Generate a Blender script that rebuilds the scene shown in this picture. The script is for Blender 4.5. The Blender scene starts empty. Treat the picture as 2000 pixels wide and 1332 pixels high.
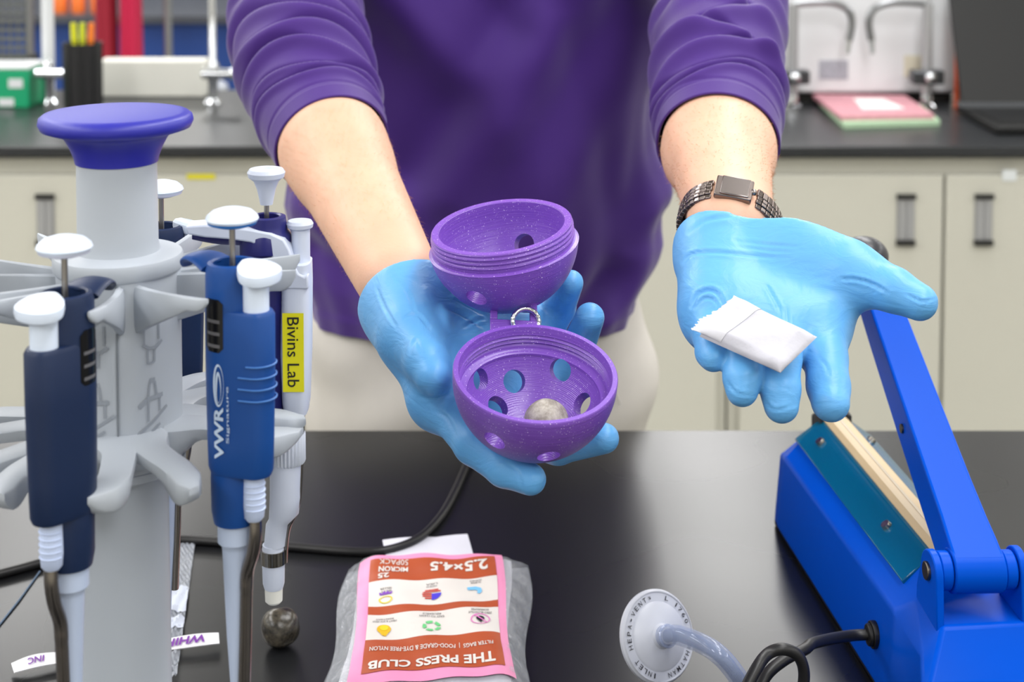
import bpy, bmesh, math, random
import numpy as np
from mathutils import Vector, Matrix
SC = bpy.context.scene
COL = SC.collection
PI = math.pi
# ------------------------------------------------------------------ camera, world, lights, exposure
F = 3050.0; PITCH = math.radians(3.5); PY = -83.5
CAMZ = 1.44
cam_d = bpy.data.cameras.new('camera'); cam = bpy.data.objects.new('camera', cam_d); COL.objects.link(cam)
cam.location = (0, 0, CAMZ); cam.rotation_euler = (PI/2 - PITCH, 0, 0)
cam_d.sensor_width = 36; cam_d.lens = F/2000*36; cam_d.shift_y = -(666 - PY)/2000
cam_d.clip_start = 0.05; cam_d.clip_end = 60
cam_d.dof.use_dof = True; cam_d.dof.focus_distance = 0.92; cam_d.dof.aperture_fstop = 10
SC.camera = cam
SC.view_settings.view_transform = 'Standard'; SC.view_settings.look = 'None'
SC.view_settings.gamma = 1; SC.view_settings.use_curve_mapping = False
SC.view_settings.exposure = 0.0
w = bpy.data.worlds.new('world'); SC.world = w; w.use_nodes = True
w.node_tree.nodes['Background'].inputs[0].default_value = (.9, .95, 1, 1)
w.node_tree.nodes['Background'].inputs[1].default_value = 0.3
def area(loc, sx, sy, power, rot=(0, 0, 0), col=(1, .99, .985)):
    l = bpy.data.lights.new('ceiling_lamp', 'AREA'); l.shape = 'RECTANGLE'; l.size = sx; l.size_y = sy
    l.energy = power; l.color = col
    o = bpy.data.objects.new('ceiling_lamp', l); o.location = loc; o.rotation_euler = rot; COL.objects.link(o); return o
for ly in (-1.3, .8, 3.0, 5.5, 7.9):
    for lx in (-3.9, -1.68, .80, 3.2):
        area((lx, ly, 2.77), .55, 1.7, 33)
# ------------------------------------------------------------------ helpers
def P(px, py, d):
    """pixel of the photograph + distance along the lens axis -> world point"""
    a = (px - 1000)/F*d; b = -(py - PY)/F*d
    return Vector((a, d*math.cos(PITCH) + b*math.sin(PITCH), CAMZ - d*math.sin(PITCH) + b*math.cos(PITCH)))
def BP(px, py, z=.9):
    """pixel -> point of the horizontal plane at height z"""
    r = P(px, py, 1.0) - Vector((0, 0, CAMZ)); t = (z - CAMZ)/r.z
    return Vector((0, 0, CAMZ)) + r*t
def s2l(c): return tuple(((x/12.92) if x <= .04045 else ((x+.055)/1.055)**2.4) for x in c)
def rgb(r, g, b): return s2l((r/255, g/255, b/255)) + (1,)
_mats = {}
def mat(name, col, rough=.5, metal=0., spec=.5, noise=0., nscale=20., bump=0., bscale=200., sub=0., trans=0., ior=1.45, alpha=1., coat=0., emit=None, estr=0., stretch=None, bdist=.001, subr=(1, .3, .15), sheen=0., subscale=.01):
    if name in _mats: return _mats[name]
    m = bpy.data.materials.new(name); m.use_nodes = True; nt = m.node_tree; N = nt.nodes; L = nt.links
    b = N['Principled BSDF']
    b.inputs['Base Color'].default_value = col; b.inputs['Roughness'].default_value = rough
    b.inputs['Metallic'].default_value = metal; b.inputs['IOR'].default_value = ior
    b.inputs['Specular IOR Level'].default_value = spec
    b.inputs['Subsurface Weight'].default_value = sub; b.inputs['Subsurface Radius'].default_value = subr
    b.inputs['Subsurface Scale'].default_value = subscale
    b.inputs['Transmission Weight'].default_value = trans; b.inputs['Alpha'].default_value = alpha
    b.inputs['Coat Weight'].default_value = coat; b.inputs['Sheen Weight'].default_value = sheen
    if emit: b.inputs['Emission Color'].default_value = emit; b.inputs['Emission Strength'].default_value = estr
    tc = N.new('ShaderNodeTexCoord'); src = tc.outputs['Object']
    if stretch:
        mp = N.new('ShaderNodeMapping'); mp.inputs['Scale'].default_value = stretch
        L.new(src, mp.inputs['Vector']); src = mp.outputs['Vector']
    if noise:
        n = N.new('ShaderNodeTexNoise'); n.inputs['Scale'].default_value = nscale; n.inputs['Detail'].default_value = 4
        L.new(src, n.inputs['Vector'])
        hsv = N.new('ShaderNodeMix'); hsv.data_type = 'RGBA'
        hsv.inputs[6].default_value = tuple(c*(1-noise) for c in col[:3]) + (1,)
        hsv.inputs[7].default_value = tuple(min(1, c*(1+noise)) for c in col[:3]) + (1,)
        L.new(n.outputs['Fac'], hsv.inputs[0]); L.new(hsv.outputs[2], b.inputs['Base Color'])
    if bump:
        n2 = N.new('ShaderNodeTexNoise'); n2.inputs['Scale'].default_value = bscale; n2.inputs['Detail'].default_value = 3
        L.new(src, n2.inputs['Vector'])
        bp = N.new('ShaderNodeBump'); bp.inputs['Strength'].default_value = bump; bp.inputs['Distance'].default_value = bdist
        L.new(n2.outputs['Fac'], bp.inputs['Height']); L.new(bp.outputs['Normal'], b.inputs['Normal'])
    _mats[name] = m
    return m
def thing(name, label, cat, loc=(0, 0, 0), group=None):
    o = bpy.data.objects.new(name, None); o.empty_display_size = .05; o.location = loc; COL.objects.link(o)
    o['label'] = label; o['category'] = cat
    if group: o['group'] = group
    return o
def tag(o, label, cat, group=None):
    o['label'] = label; o['category'] = cat
    if group: o['group'] = group
    return o
def adopt(o, parent):
    if parent is None: return
    o.parent = parent
    if parent.type == 'EMPTY': o.matrix_parent_inverse = Matrix.Translation(-Vector(parent.location))
def mk(name, V, Fc, m, parent=None, sharp=35, bevel=0, kind=None, label=None, mats=None, segs=2):
    me = bpy.data.meshes.new(name); me.from_pydata([tuple(v) for v in V], [], [tuple(int(i) for i in f) for f in Fc])
    me.validate(); me.update()
    me.polygons.foreach_set('use_smooth', [True]*len(me.polygons))
    if sharp is not None and len(me.polygons): me.set_sharp_from_angle(angle=math.radians(sharp))
    me.materials.append(m)
    o = bpy.data.objects.new(name, me); COL.objects.link(o); adopt(o, parent)
    if bevel:
        b = o.modifiers.new('bevel', 'BEVEL'); b.width = bevel; b.segments = segs; b.limit_method = 'ANGLE'; b.angle_limit = math.radians(40)
    if kind: o['kind'] = kind
    if label: o['label'] = label
    return o
class MB:
    def __init__(s): s.V = []; s.F = []
    def add(s, V, Fc):
        n = len(s.V); s.V += [Vector(v) for v in V]; s.F += [tuple(i+n for i in f) for f in Fc]; return s
    def box(s, lo, hi, R=None, c=None):
        x0, y0, z0 = lo; x1, y1, z1 = hi
        V = [Vector(v) for v in ((x0,y0,z0),(x1,y0,z0),(x1,y1,z0),(x0,y1,z0),(x0,y0,z1),(x1,y0,z1),(x1,y1,z1),(x0,y1,z1))]
        if R is not None:
            V = [R @ v for v in V]
            if c is not None: V = [v + Vector(c) for v in V]
        return s.add(V, [(0,3,2,1),(4,5,6,7),(0,1,5,4),(1,2,6,5),(2,3,7,6),(3,0,4,7)])
    def hexa(s, b4, t4):
        return s.add(list(b4)+list(t4), [(0,3,2,1),(4,5,6,7),(0,1,5,4),(1,2,6,5),(2,3,7,6),(3,0,4,7)])
    def rings(s, rings, cap0=True, cap1=True):
        n = len(rings[0]); V = [p for r in rings for p in r]; Fc = []
        for i in range(len(rings)-1):
            for j in range(n):
                a = i*n+j; b = i*n+(j+1) % n; Fc.append((a, b, b+n, a+n))
        if cap0: Fc.append(tuple(range(n-1, -1, -1)))
        if cap1: Fc.append(tuple((len(rings)-1)*n+j for j in range(n)))
        return s.add(V, Fc)
    def lathe(s, prof, n=48, M=None, closed=False):
        M = M or Matrix.Identity(4)
        R = [[M @ Vector((r*math.cos(2*PI*j/n), r*math.sin(2*PI*j/n), z)) for j in range(n)] for r, z in prof]
        if closed:
            V = [p for r in R for p in r]; m_ = len(R); Fc = []
            for i in range(m_):
                k = (i+1) % m_
                for j in range(n): Fc.append((i*n+j, i*n+(j+1) % n, k*n+(j+1) % n, k*n+j))
            return s.add(V, Fc)
        return s.rings(R, prof[0][0] > 1e-6, prof[-1][0] > 1e-6)
    def cyl(s, p0, p1, r0, r1=None, n=24):
        r1 = r0 if r1 is None else r1
        return s.tube([p0, p1], [r0, r1], n)
    def tube(s, path, r, n=12, flat=1., up=None, closed=False):
        path = [Vector(p) for p in path]
        if not isinstance(r, (list, tuple)): r = [r]*len(path)
        rings = []; x = None
        for i, p in enumerate(path):
            if closed: t = path[(i+1) % len(path)] - path[i-1]
            else: t = path[min(i+1, len(path)-1)] - path[max(i-1, 0)]
            t.normalize()
            if x is None:
                u = Vector(up) if up else (Vector((0, 0, 1)) if abs(t.z) < .9 else Vector((1, 0, 0)))
                x = (u - t*u.dot(t)).normalized()
            else: x = (x - t*x.dot(t)).normalized()
            if up:
                u = Vector(up); x = (u - t*u.dot(t)).normalized()
            y = t.cross(x)
            rings.append([p + x*(r[i]*math.cos(2*PI*j/n)) + y*(r[i]*flat*math.sin(2*PI*j/n)) for j in range(n)])
        if closed:
            nn = n; V = [q for R in rings for q in R]; Fc = []
            for i in range(len(rings)):
                k = (i+1) % len(rings)
                for j in range(nn): Fc.append((i*nn+j, i*nn+(j+1) % nn, k*nn+(j+1) % nn, k*nn+j))
            return s.add(V, Fc)
        return s.rings(rings)
    def grid(s, fn, nu, nv):
        V = [fn(i/nu, j/nv) for j in range(nv+1) for i in range(nu+1)]
        Fc = [(j*(nu+1)+i, j*(nu+1)+i+1, (j+1)*(nu+1)+i+1, (j+1)*(nu+1)+i) for j in range(nv) for i in range(nu)]
        return s.add(V, Fc)
    def sphere(s, c, r, n=24, sc=(1, 1, 1)):
        c = Vector(c); m_ = n//2
        V = [c + Vector((0, 0, -r*sc[2]))]
        for i in range(1, m_):
            t = -PI/2 + PI*i/m_
            for j in range(n): V.append(c + Vector((r*sc[0]*math.cos(t)*math.cos(2*PI*j/n), r*sc[1]*math.cos(t)*math.sin(2*PI*j/n), r*sc[2]*math.sin(t))))
        V.append(c + Vector((0, 0, r*sc[2]))); Fc = []
        for j in range(n): Fc.append((0, 1+(j+1) % n, 1+j))
        for i in range(m_-2):
            for j in range(n): Fc.append((1+i*n+j, 1+i*n+(j+1) % n, 1+(i+1)*n+(j+1) % n, 1+(i+1)*n+j))
        for j in range(n): Fc.append((len(V)-1, 1+(m_-2)*n+j, 1+(m_-2)*n+(j+1) % n))
        return s.add(V, Fc)
    def go(s, name, m, parent=None, **k): return mk(name, s.V, s.F, m, parent, **k)
def catmull(pts, n):
    """pts: list of tuples (any length); returns n samples"""
    A = np.array([list(p) for p in pts], float); A = np.vstack([2*A[0]-A[1], A, 2*A[-1]-A[-2]]); out = []
    m_ = len(A)-3
    for i in range(n):
        t = i/(n-1)*m_; k = min(int(t), m_-1); f = t-k
        a, b, c, d = A[k], A[k+1], A[k+2], A[k+3]
        out.append(.5*((2*b) + (-a+c)*f + (2*a-5*b+4*c-d)*f*f + (-a+3*b-3*c+d)*f**3))
    return out
_tc = {}
def text_mesh(s, size, bold=0., shear=0., res=3):
    key = (s, size, bold, shear)
    if key in _tc: return _tc[key]
    cu = bpy.data.curves.new('t', 'FONT'); cu.body = s; cu.size = size; cu.offset = bold; cu.shear = shear; cu.resolution_u = res
    ob = bpy.data.objects.new('t', cu); COL.objects.link(ob); bpy.context.view_layer.update()
    me = bpy.data.meshes.new_from_object(ob.evaluated_get(bpy.context.evaluated_depsgraph_get()))
    V = [(v.co.x, v.co.y) for v in me.vertices]; Fc = [tuple(p.vertices) for p in me.polygons]
    bpy.data.objects.remove(ob); bpy.data.curves.remove(cu); bpy.data.meshes.remove(me)
    if not V: _tc[key] = ([], []); return _tc[key]
    xs = [v[0] for v in V]; ys = [v[1] for v in V]; cx = (min(xs)+max(xs))/2; cy = (min(ys)+max(ys))/2
    _tc[key] = ([(x-cx, y-cy) for x, y in V], Fc); return _tc[key]
def ptext(mb, s, fn, width, height, bold=0., shear=0.):
    """text fitted into width x height, fn(x, y) -> world; appended to mb"""
    V, Fc = text_mesh(s, 1.0, bold, shear)
    xs = [v[0] for v in V]; ys = [v[1] for v in V]; sx = width/(max(xs)-min(xs)); sy = height/(max(ys)-min(ys))
    mb.add([fn(x*sx, y*sy) for x, y in V], Fc)
# ---- implicit surfaces
class Field:
    def __init__(s, lo, hi, h):
        s.lo = np.array(lo, np.float32); s.h = h
        s.n = [int(math.ceil((hi[i]-lo[i])/h))+1 for i in range(3)]
        s.ax = [s.lo[i] + h*np.arange(s.n[i], dtype=np.float32) for i in range(3)]
        s.V = np.full(s.n, .05, np.float32)
    def sl(s, lo, hi):
        r = []
        for i in range(3):
            a = max(0, int((lo[i]-s.lo[i])/s.h)); b = min(s.n[i], int((hi[i]-s.lo[i])/s.h)+2); r.append(slice(a, max(a, b)))
        return tuple(r)
    def pts(s, q): return np.ix_(s.ax[0][q[0]], s.ax[1][q[1]], s.ax[2][q[2]])
    def dist(s, q, a, b, ra, rb, nrm=None, sq=1.):
        X, Y, Z = s.pts(q); a = np.array(a, np.float32); b = np.array(b, np.float32); ab = b-a; L2 = float(ab@ab)+1e-12
        px, py, pz = X-a[0], Y-a[1], Z-a[2]
        t = np.clip((px*ab[0]+py*ab[1]+pz*ab[2])/L2, 0, 1)
        dx, dy, dz = px-t*ab[0], py-t*ab[1], pz-t*ab[2]
        d2 = dx*dx+dy*dy+dz*dz
        if nrm is not None:
            nrm = np.array(nrm, np.float32); dn = dx*nrm[0]+dy*nrm[1]+dz*nrm[2]; d2 = d2 + dn*dn*(sq*sq-1)
        return np.sqrt(d2) - (ra+(rb-ra)*t)
    def cone(s, a, b, ra, rb, k=.01, nrm=None, sq=1., out=None, sub=False):
        V = s.V if out is None else out
        m_ = max(ra, rb)+max(k, .004)+3*s.h
        lo = [min(a[i], b[i])-m_ for i in range(3)]; hi = [max(a[i], b[i])+m_ for i in range(3)]
        q = s.sl(lo, hi)
        if any(x.stop <= x.start for x in q): return
        d = s.dist(q, a, b, ra, rb, nrm, sq); v = V[q]
        if sub:
            hh = np.maximum(k-np.abs(v+d), 0)/k; V[q] = np.maximum(v, -d)+hh*hh*k*.25
        else:
            hh = np.maximum(k-np.abs(v-d), 0)/k; V[q] = np.minimum(v, d)-hh*hh*k*.25
    def plane(s, p, nrm):
        X, Y, Z = np.ix_(*s.ax); s.V = np.maximum(s.V, ((X-p[0])*nrm[0]+(Y-p[1])*nrm[1]+(Z-p[2])*nrm[2]).astype(np.float32))
    def splane(s, p, nrm, k=.004):
        X, Y, Z = np.ix_(*s.ax); d = ((X-p[0])*nrm[0]+(Y-p[1])*nrm[1]+(Z-p[2])*nrm[2]).astype(np.float32); h = np.maximum(k-np.abs(s.V-d), 0)/k; s.V = np.maximum(s.V, d)+h*h*k*.25
    def mesh(s):
        V = s.V; S = V < 0; nx, ny, nz = V.shape
        c = np.zeros((nx-1, ny-1, nz-1), np.int8)
        for i in (0, 1):
            for j in (0, 1):
                for k in (0, 1): c += S[i:nx-1+i, j:ny-1+j, k:nz-1+k]
        act = (c > 0) & (c < 8); I = np.argwhere(act); idx = -np.ones(act.shape, np.int64); idx[act] = np.arange(len(I))
        acc = np.zeros((len(I), 3)); cnt = np.zeros(len(I))
        corners = [(i, j, k) for i in (0, 1) for j in (0, 1) for k in (0, 1)]
        for a in corners:
            for ax in range(3):
                if a[ax]: continue
                b = list(a); b[ax] = 1
                va = V[I[:, 0]+a[0], I[:, 1]+a[1], I[:, 2]+a[2]]; vb = V[I[:, 0]+b[0], I[:, 1]+b[1], I[:, 2]+b[2]]
                mm = (va < 0) != (vb < 0); t = np.where(mm, va/(va-vb+1e-20), 0)
                pt = np.tile(np.array(a, float), (len(I), 1)); pt[:, ax] += t
                acc[mm] += pt[mm]; cnt[mm] += 1
        P_ = s.lo + s.h*(I + acc/np.maximum(cnt, 1)[:, None])
        Fs = []
        for ax in range(3):
            sl0 = [slice(None)]*3; sl1 = [slice(None)]*3; sl0[ax] = slice(0, -1); sl1[ax] = slice(1, None)
            e = S[tuple(sl0)] != S[tuple(sl1)]; o1, o2 = [(1, 2), (2, 0), (0, 1)][ax]
            E_ = np.argwhere(e); ok = (E_[:, o1] > 0) & (E_[:, o2] > 0) & (E_[:, o1] < V.shape[o1]-1) & (E_[:, o2] < V.shape[o2]-1); E_ = E_[ok]
            def at(d1, d2):
                J = E_.copy(); J[:, o1] -= d1; J[:, o2] -= d2; return idx[J[:, 0], J[:, 1], J[:, 2]]
            q = np.stack([at(1, 1), at(0, 1), at(0, 0), at(1, 0)], 1)
            ins = S[E_[:, 0], E_[:, 1], E_[:, 2]]; q[~ins] = q[~ins][:, ::-1]; Fs.append(q)
        return P_, np.vstack(Fs)
def mk_np(name, V, Fq, m, parent=None, **k):
    me = bpy.data.meshes.new(name); me.vertices.add(len(V)); me.vertices.foreach_set('co', np.asarray(V, np.float32).ravel())
    n = len(Fq); me.loops.add(n*4); me.loops.foreach_set('vertex_index', np.asarray(Fq, np.int32).ravel())
    me.polygons.add(n); me.polygons.foreach_set('loop_start', np.arange(0, n*4, 4, dtype=np.int32))
    me.update(); me.validate(); me.polygons.foreach_set('use_smooth', np.ones(len(me.polygons), bool))
    me.materials.append(m); o = bpy.data.objects.new(name, me); COL.objects.link(o); adopt(o, parent); return o
def smooth_np(V, Fq, it=3, lam=.5):
    E_ = np.vstack([Fq[:, [0, 1]], Fq[:, [1, 2]], Fq[:, [2, 3]], Fq[:, [3, 0]]]); V = V.copy()
    deg = np.bincount(E_.ravel(), minlength=len(V)).astype(float)
    for _ in range(it):
        acc = np.zeros_like(V)
        for k in range(3): acc[:, k] = np.bincount(E_[:, 0], V[E_[:, 1], k], len(V)) + np.bincount(E_[:, 1], V[E_[:, 0], k], len(V))
        V += lam*(acc/np.maximum(deg, 1)[:, None]-V)
    return V
def normals_np(V, Fq):
    n = np.cross(V[Fq[:, 2]]-V[Fq[:, 0]], V[Fq[:, 3]]-V[Fq[:, 1]]); N = np.zeros_like(V)
    for c in range(4):
        for k in range(3): N[:, k] += np.bincount(Fq[:, c], n[:, k], len(V))
    return N/np.maximum(np.linalg.norm(N, axis=1), 1e-12)[:, None]
def pix_np(V):
    y = V[:, 1]; z = V[:, 2]-CAMZ; d = y*math.cos(PITCH)-z*math.sin(PITCH); u = y*math.sin(PITCH)+z*math.cos(PITCH)
    return np.stack([1000+V[:, 0]/d*F, PY-u/d*F], 1)
# ------------------------------------------------------------------ room shell
M_wall = mat('wall_paint', rgb(205, 203, 196), .8, noise=.03, nscale=3, bump=.1, bscale=90)
M_floor = mat('floor_vinyl', rgb(170, 168, 160), .45, noise=.12, nscale=8)
M_ceil = mat('ceiling_tile', rgb(228, 228, 224), .9, noise=.04, nscale=60)
def struct(name, mb, m, **k):
    o = mb.go(name, m, **k); o['kind'] = 'structure'; return o
struct('floor', MB().box((-4.5, -3, -.05), (4.5, 10, 0)), M_floor)
struct('ceiling', MB().box((-4.5, -3, 2.8), (4.5, 10, 2.85)), M_ceil)
struct('wall_left', MB().box((-4.6, -3, 0), (-4.5, 10, 2.8)), M_wall)
struct('wall_right', MB().box((4.5, -3, 0), (4.6, 10, 2.8)), M_wall)
struct('wall_back', MB().box((-4.5, 10, 0), (4.5, 10.1, 2.8)), M_wall)
struct('wall_front', MB().box((-4.5, -3.1, 0), (4.5, -3, 2.8)), M_wall)
# ------------------------------------------------------------------ near bench
def epoxy():
    m = bpy.data.materials.new('black_epoxy'); m.use_nodes = True; N = m.node_tree.nodes; L = m.node_tree.links; b = N['Principled BSDF']
    tc = N.new('ShaderNodeTexCoord'); n = N.new('ShaderNodeTexNoise'); n.inputs['Scale'].default_value = 5; n.inputs['Detail'].default_value = 1
    L.new(tc.outputs['Object'], n.inputs['Vector'])
    r = N.new('ShaderNodeMapRange'); r.inputs[3].default_value = .25; r.inputs[4].default_value = .30; L.new(n.outputs['Fac'], r.inputs[0]); L.new(r.outputs[0], b.inputs['Roughness'])
    n3 = N.new('ShaderNodeTexNoise'); n3.inputs['Scale'].default_value = 60; n3.inputs['Detail'].default_value = 8; L.new(tc.outputs['Object'], n3.inputs['Vector'])
    # scuffs: short pale scratches
    mp = N.new('ShaderNodeMapping'); mp.inputs['Scale'].default_value = (20, 60, 1); mp.inputs['Rotation'].default_value = (0, 0, .7); L.new(tc.outputs['Object'], mp.inputs['Vector'])
    v = N.new('ShaderNodeTexVoronoi'); v.inputs['Scale'].default_value = .8; L.new(mp.outputs[0], v.inputs['Vector'])
    cr = N.new('ShaderNodeValToRGB'); cr.color_ramp.elements[0].position = .012; cr.color_ramp.elements[0].color = (.06, .06, .063, 1); cr.color_ramp.elements[1].position = .03; cr.color_ramp.elements[1].color = (.011, .0115, .013, 1)
    L.new(v.outputs['Distance'], cr.inputs[0]); L.new(cr.outputs[0], b.inputs['Base Color'])
    b.inputs['Specular IOR Level'].default_value = .33
    bp = N.new('ShaderNodeBump'); bp.inputs['Strength'].default_value = .02; bp.inputs['Distance'].default_value = .0001; return m
M_epoxy = epoxy()
M_beige = mat('beige_enamel', rgb(196, 195, 184), .42, noise=.03, nscale=4)
M_dark = mat('dark_parts_gap_shade', rgb(40, 40, 38), .8)  # dark lips, plinths and tray; also the painted gap shade under the enclosure
bench = thing('lab_bench', 'black-topped lab bench in front of the person, carrying the blue sealer', 'bench', (0, .93, 0))
MB().box((-1.6, .30, .868), (1.7, BP(1000, 839).y, .9)).go('benchtop', M_epoxy, bench, bevel=.003)
MB().box((-1.5, .36, .0), (1.6, 1.40, .868)).go('bench_cabinet', M_beige, bench)
# ------------------------------------------------------------------ far counter and cabinets
ctr = tag(MB().box((-3.6, BP(1000, 286).y, .880), (3.6, 3.68, .9)).go('countertop', mat('counter_epoxy', rgb(42, 44, 47), .3, noise=.2, nscale=5), bevel=.003), 'long black countertop running along the beige cabinets in the background', 'countertop')
M_steel = mat('brushed_steel', rgb(150, 152, 155), .35, 1.0, noise=.05, nscale=40)
M_sgrey = mat('pull_grey', rgb(172, 173, 176), .4, .5)
M_chrome = mat('chrome', rgb(215, 218, 222), .08, 1.0)
D2 = BP(1000, 286).y+.03
def cx_(px): return (px-1000)/F*D2
def cabinet(px0, label):
    x0, x1 = cx_(px0), cx_(px0+800); t = thing('base_cabinet', label, 'cabinet', ((x0+x1)/2, D2+.3, 0), 'beige base cabinets under the far counter')
    MB().box((x0-.02, D2+.004, .1), (x1+.02, D2+.62, .872)).go('carcass', M_beige, t, bevel=.002)
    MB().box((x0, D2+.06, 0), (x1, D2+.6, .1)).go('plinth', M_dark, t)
    xm = (x0+x1)/2
    for s, (a, b) in ((-1, (x0, xm-.003)), (1, (xm+.003, x1))):
        dr = MB().box((a, D2-.016, .12), (b, D2+.003, .842)).go('door', M_beige, t, bevel=.003)
        hx = xm + s*.0745
        h = MB(); z0, z1 = .71, .803
        h.box((hx-.017, D2-.0185, z0), (hx+.017, D2-.0165, z1))
        h.rings([[Vector((hx+a, D2-.0186-b, z)) for a, b in ((-.013, 0), (-.013, .003), (-.002, .003), (0, .0005), (.002, .0005), (.004, .003), (.013, .003), (.013, 0))] for z in (z0+.008, z1-.008)])
        h.go('handle', M_sgrey, dr)
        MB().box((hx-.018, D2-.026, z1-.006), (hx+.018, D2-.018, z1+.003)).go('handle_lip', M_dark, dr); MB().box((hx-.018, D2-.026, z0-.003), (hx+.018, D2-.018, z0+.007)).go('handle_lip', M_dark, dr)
    return t
cabinet(-1085, 'beige two-door cabinet past the left end of the picture, under the far counter')
cabinet(-240, 'beige two-door cabinet behind the pipette stand, marked with a yellow tape strip')
cabinet(605, 'beige two-door cabinet directly behind the standing person')
cabinet(1450, 'beige two-door cabinet with both steel pulls showing, right of the person')
cabinet(2295, 'beige two-door cabinet past the right end of the picture, under the far counter')
def on_door(px0, py0, px1, py1, m, name, label, cat):
    a = P(px0, py0, D2-.018); b = P(px1, py1, D2-.018)
    tag(MB().box((a.x, D2-.0180, b.z), (b.x, D2-.0165, a.z)).go(name, m), label, cat)
on_door(358, 346, 414, 357, mat('yellow_tape', rgb(214, 205, 40), .6), 'tape_strip', 'short yellow tape strip stuck on the beige cabinet door left of the person', 'tape')
on_door(1968, 338, 1996, 360, mat('white_label', rgb(215, 220, 222), .5), 'sticker', 'small pale sticker at the top of the rightmost cabinet door', 'sticker')
# ------------------------------------------------------------------ things on the far counter
M_white = mat('white_enamel', rgb(222, 225, 228), .35, noise=.02, nscale=6)
M_black = mat('black_plastic', rgb(26, 27, 29), .4)
e = thing('equipment_cabinet', 'large white enclosure at the back of the counter, right of the person', 'equipment', (.8, 3.55, .9))
x0, x1 = (1490-1000)/F*3.5, (1868-1000)/F*3.5
MB().box((x0, 3.46, .925), (x1, 3.66, 1.55)).go('housing', M_white, e, bevel=.006)
MB().box((x0+.01, 3.48, .9), (x1-.01, 3.64, .925)).go('base', M_dark, e)  # dark block painting the shade of the gap below the housing
a = P(1603, 120, 3.46); b = P(1660, 158, 3.46)
MB().box((a.x, 3.4585, b.z), (b.x, 3.4605, a.z)).go('rating_plate', mat('grey_plate', rgb(165, 168, 178), .5, noise=.4, nscale=120), e)
a = P(1770, 110, 3.46); b = P(1822, 152, 3.46)
MB().box((a.x, 3.4570, b.z), (b.x, 3.4605, a.z)).go('cream_tag', mat('cream_card', rgb(214, 210, 190), .6), e)
MB().box((x1-.07, 3.452, .93), (x1-.068, 3.4605, 1.55)).go('panel_seam', M_sgrey, e)
def turret(px, sgn, label):
    d = 3.40; b = BP(px, 198); x = (px-1000)/F*d; t = thing('gas_turret', label, 'lab tap', (x, d, .9), 'chrome gas turrets in front of the white enclosure')
    MB().lathe([(.021, .9), (.021, .906), (.014, .912), (.012, .93)], 20, Matrix.Translation((x, d, 0))).go('foot', M_chrome, t)
    MB().cyl((x, d, .93), (x, d, 1.129), .0115, n=16).go('upright', M_sgrey, t)
    mb = MB(); mb.box((x-.035, d-.02, .955), (x+.035, d+.02, .985)); mb.go('valve_block', mat('gunmetal', rgb(82, 84, 88), .3, .8), t, bevel=.004)
    MB().sphere((x-sgn*.0, d-.03, .972), .0125, 16).go('valve_knob', M_chrome, t)
    pts = catmull([(x, d, 1.129), (x+sgn*.04, d, 1.133), (x+sgn*.085, d, 1.132), (x+sgn*.118, d, 1.118), (x+sgn*.128, d, 1.09), (x+sgn*.122, d, 1.05)], 24)
    MB().tube(pts, .0085, 12).go('spout', M_steel, t)
    MB().tube([(x+sgn*.122, d, 1.05), (x+sgn*.119, d, 1.02)], [.006, .004], 10).go('hose_barb', M_chrome, t)
turret(1552, 1, 'chrome gas turret in front of the white enclosure, nearest the person')
turret(1815, -1, 'chrome gas turret in front of the white enclosure, nearest the black laptop')
def slab(name, corners, z0, z1, m, label, cat, parent=None):
    b4 = [Vector((c.x, c.y, z0)) for c in corners]; t4 = [Vector((c.x, c.y, z1)) for c in corners]
    o = MB().hexa(b4, t4).go(name, m, parent, bevel=.001)
    return tag(o, label, cat) if label else o
nb = thing('notebook', 'pale green notebook lying under the pink notebook on the far counter', 'notebook', (.75, 3.3, .9))
def quad(p): return [BP(*q) for q in p]
qn = quad([(1648, 252), (1836, 246), (1800, 215), (1600, 205)])
slab('cover', qn, .9, .9125, mat('green_cover', rgb(176, 205, 172), .6, noise=.08), None, None, nb)
n2 = thing('notebook', 'pink notebook with a white title label on the far counter', 'notebook', (.75, 3.35, .9125))
qn = quad([(1640, 246), (1822, 243), (1765, 203), (1585, 201)])
qn = [Vector((q.x, q.y-.01, 0)) for q in qn]
slab('cover', qn, .9125, .922, mat('pink_cover', rgb(196, 140, 150), .6, noise=.25, nscale=60), None, None, n2)
c0, c1, c2, c3 = qn; f = lambda u, v: (c3*(1-u)+c2*u)*(1-v)+(c0*(1-u)+c1*u)*v
ql = [f(.32, .72), f(.78, .72), f(.70, .22), f(.38, .22)]
slab('title_label', ql, .922, .9226, mat('white_paper', rgb(232, 232, 230), .7), None, None, n2)
lt = thing('laptop', 'black laptop standing open at the right end of the far counter', 'laptop', (1.12, 3.3, .9))
xa = (1885-1000)/F*3.3; xb = xa+.36
MB().box((xa, 3.06, .902), (xb, 3.33, .918)).go('base', mat('laptop_black', rgb(17, 18, 19), .5), lt, bevel=.003)
MB().box((xa+.02, 3.10, .918), (xb-.02, 3.28, .9195)).go('keyboard', M_black, lt)
MB().hexa([Vector((xa, 3.30, .925)), Vector((xb, 3.30, .925)), Vector((xb, 3.312, .925)), Vector((xa, 3.312, .925))], [Vector((xa, 3.42, 1.17)), Vector((xb, 3.42, 1.17)), Vector((xb, 3.432, 1.17)), Vector((xa, 3.432, 1.17))]).go('screen', mat('laptop_black', rgb(17, 18, 19), .5), lt, bevel=.003)
MB().box((xa-.005, 3.298, .918), (xb, 3.316, .928)).go('hinge_bar', mat('grey_trim', rgb(95, 98, 102), .4), lt)
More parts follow.
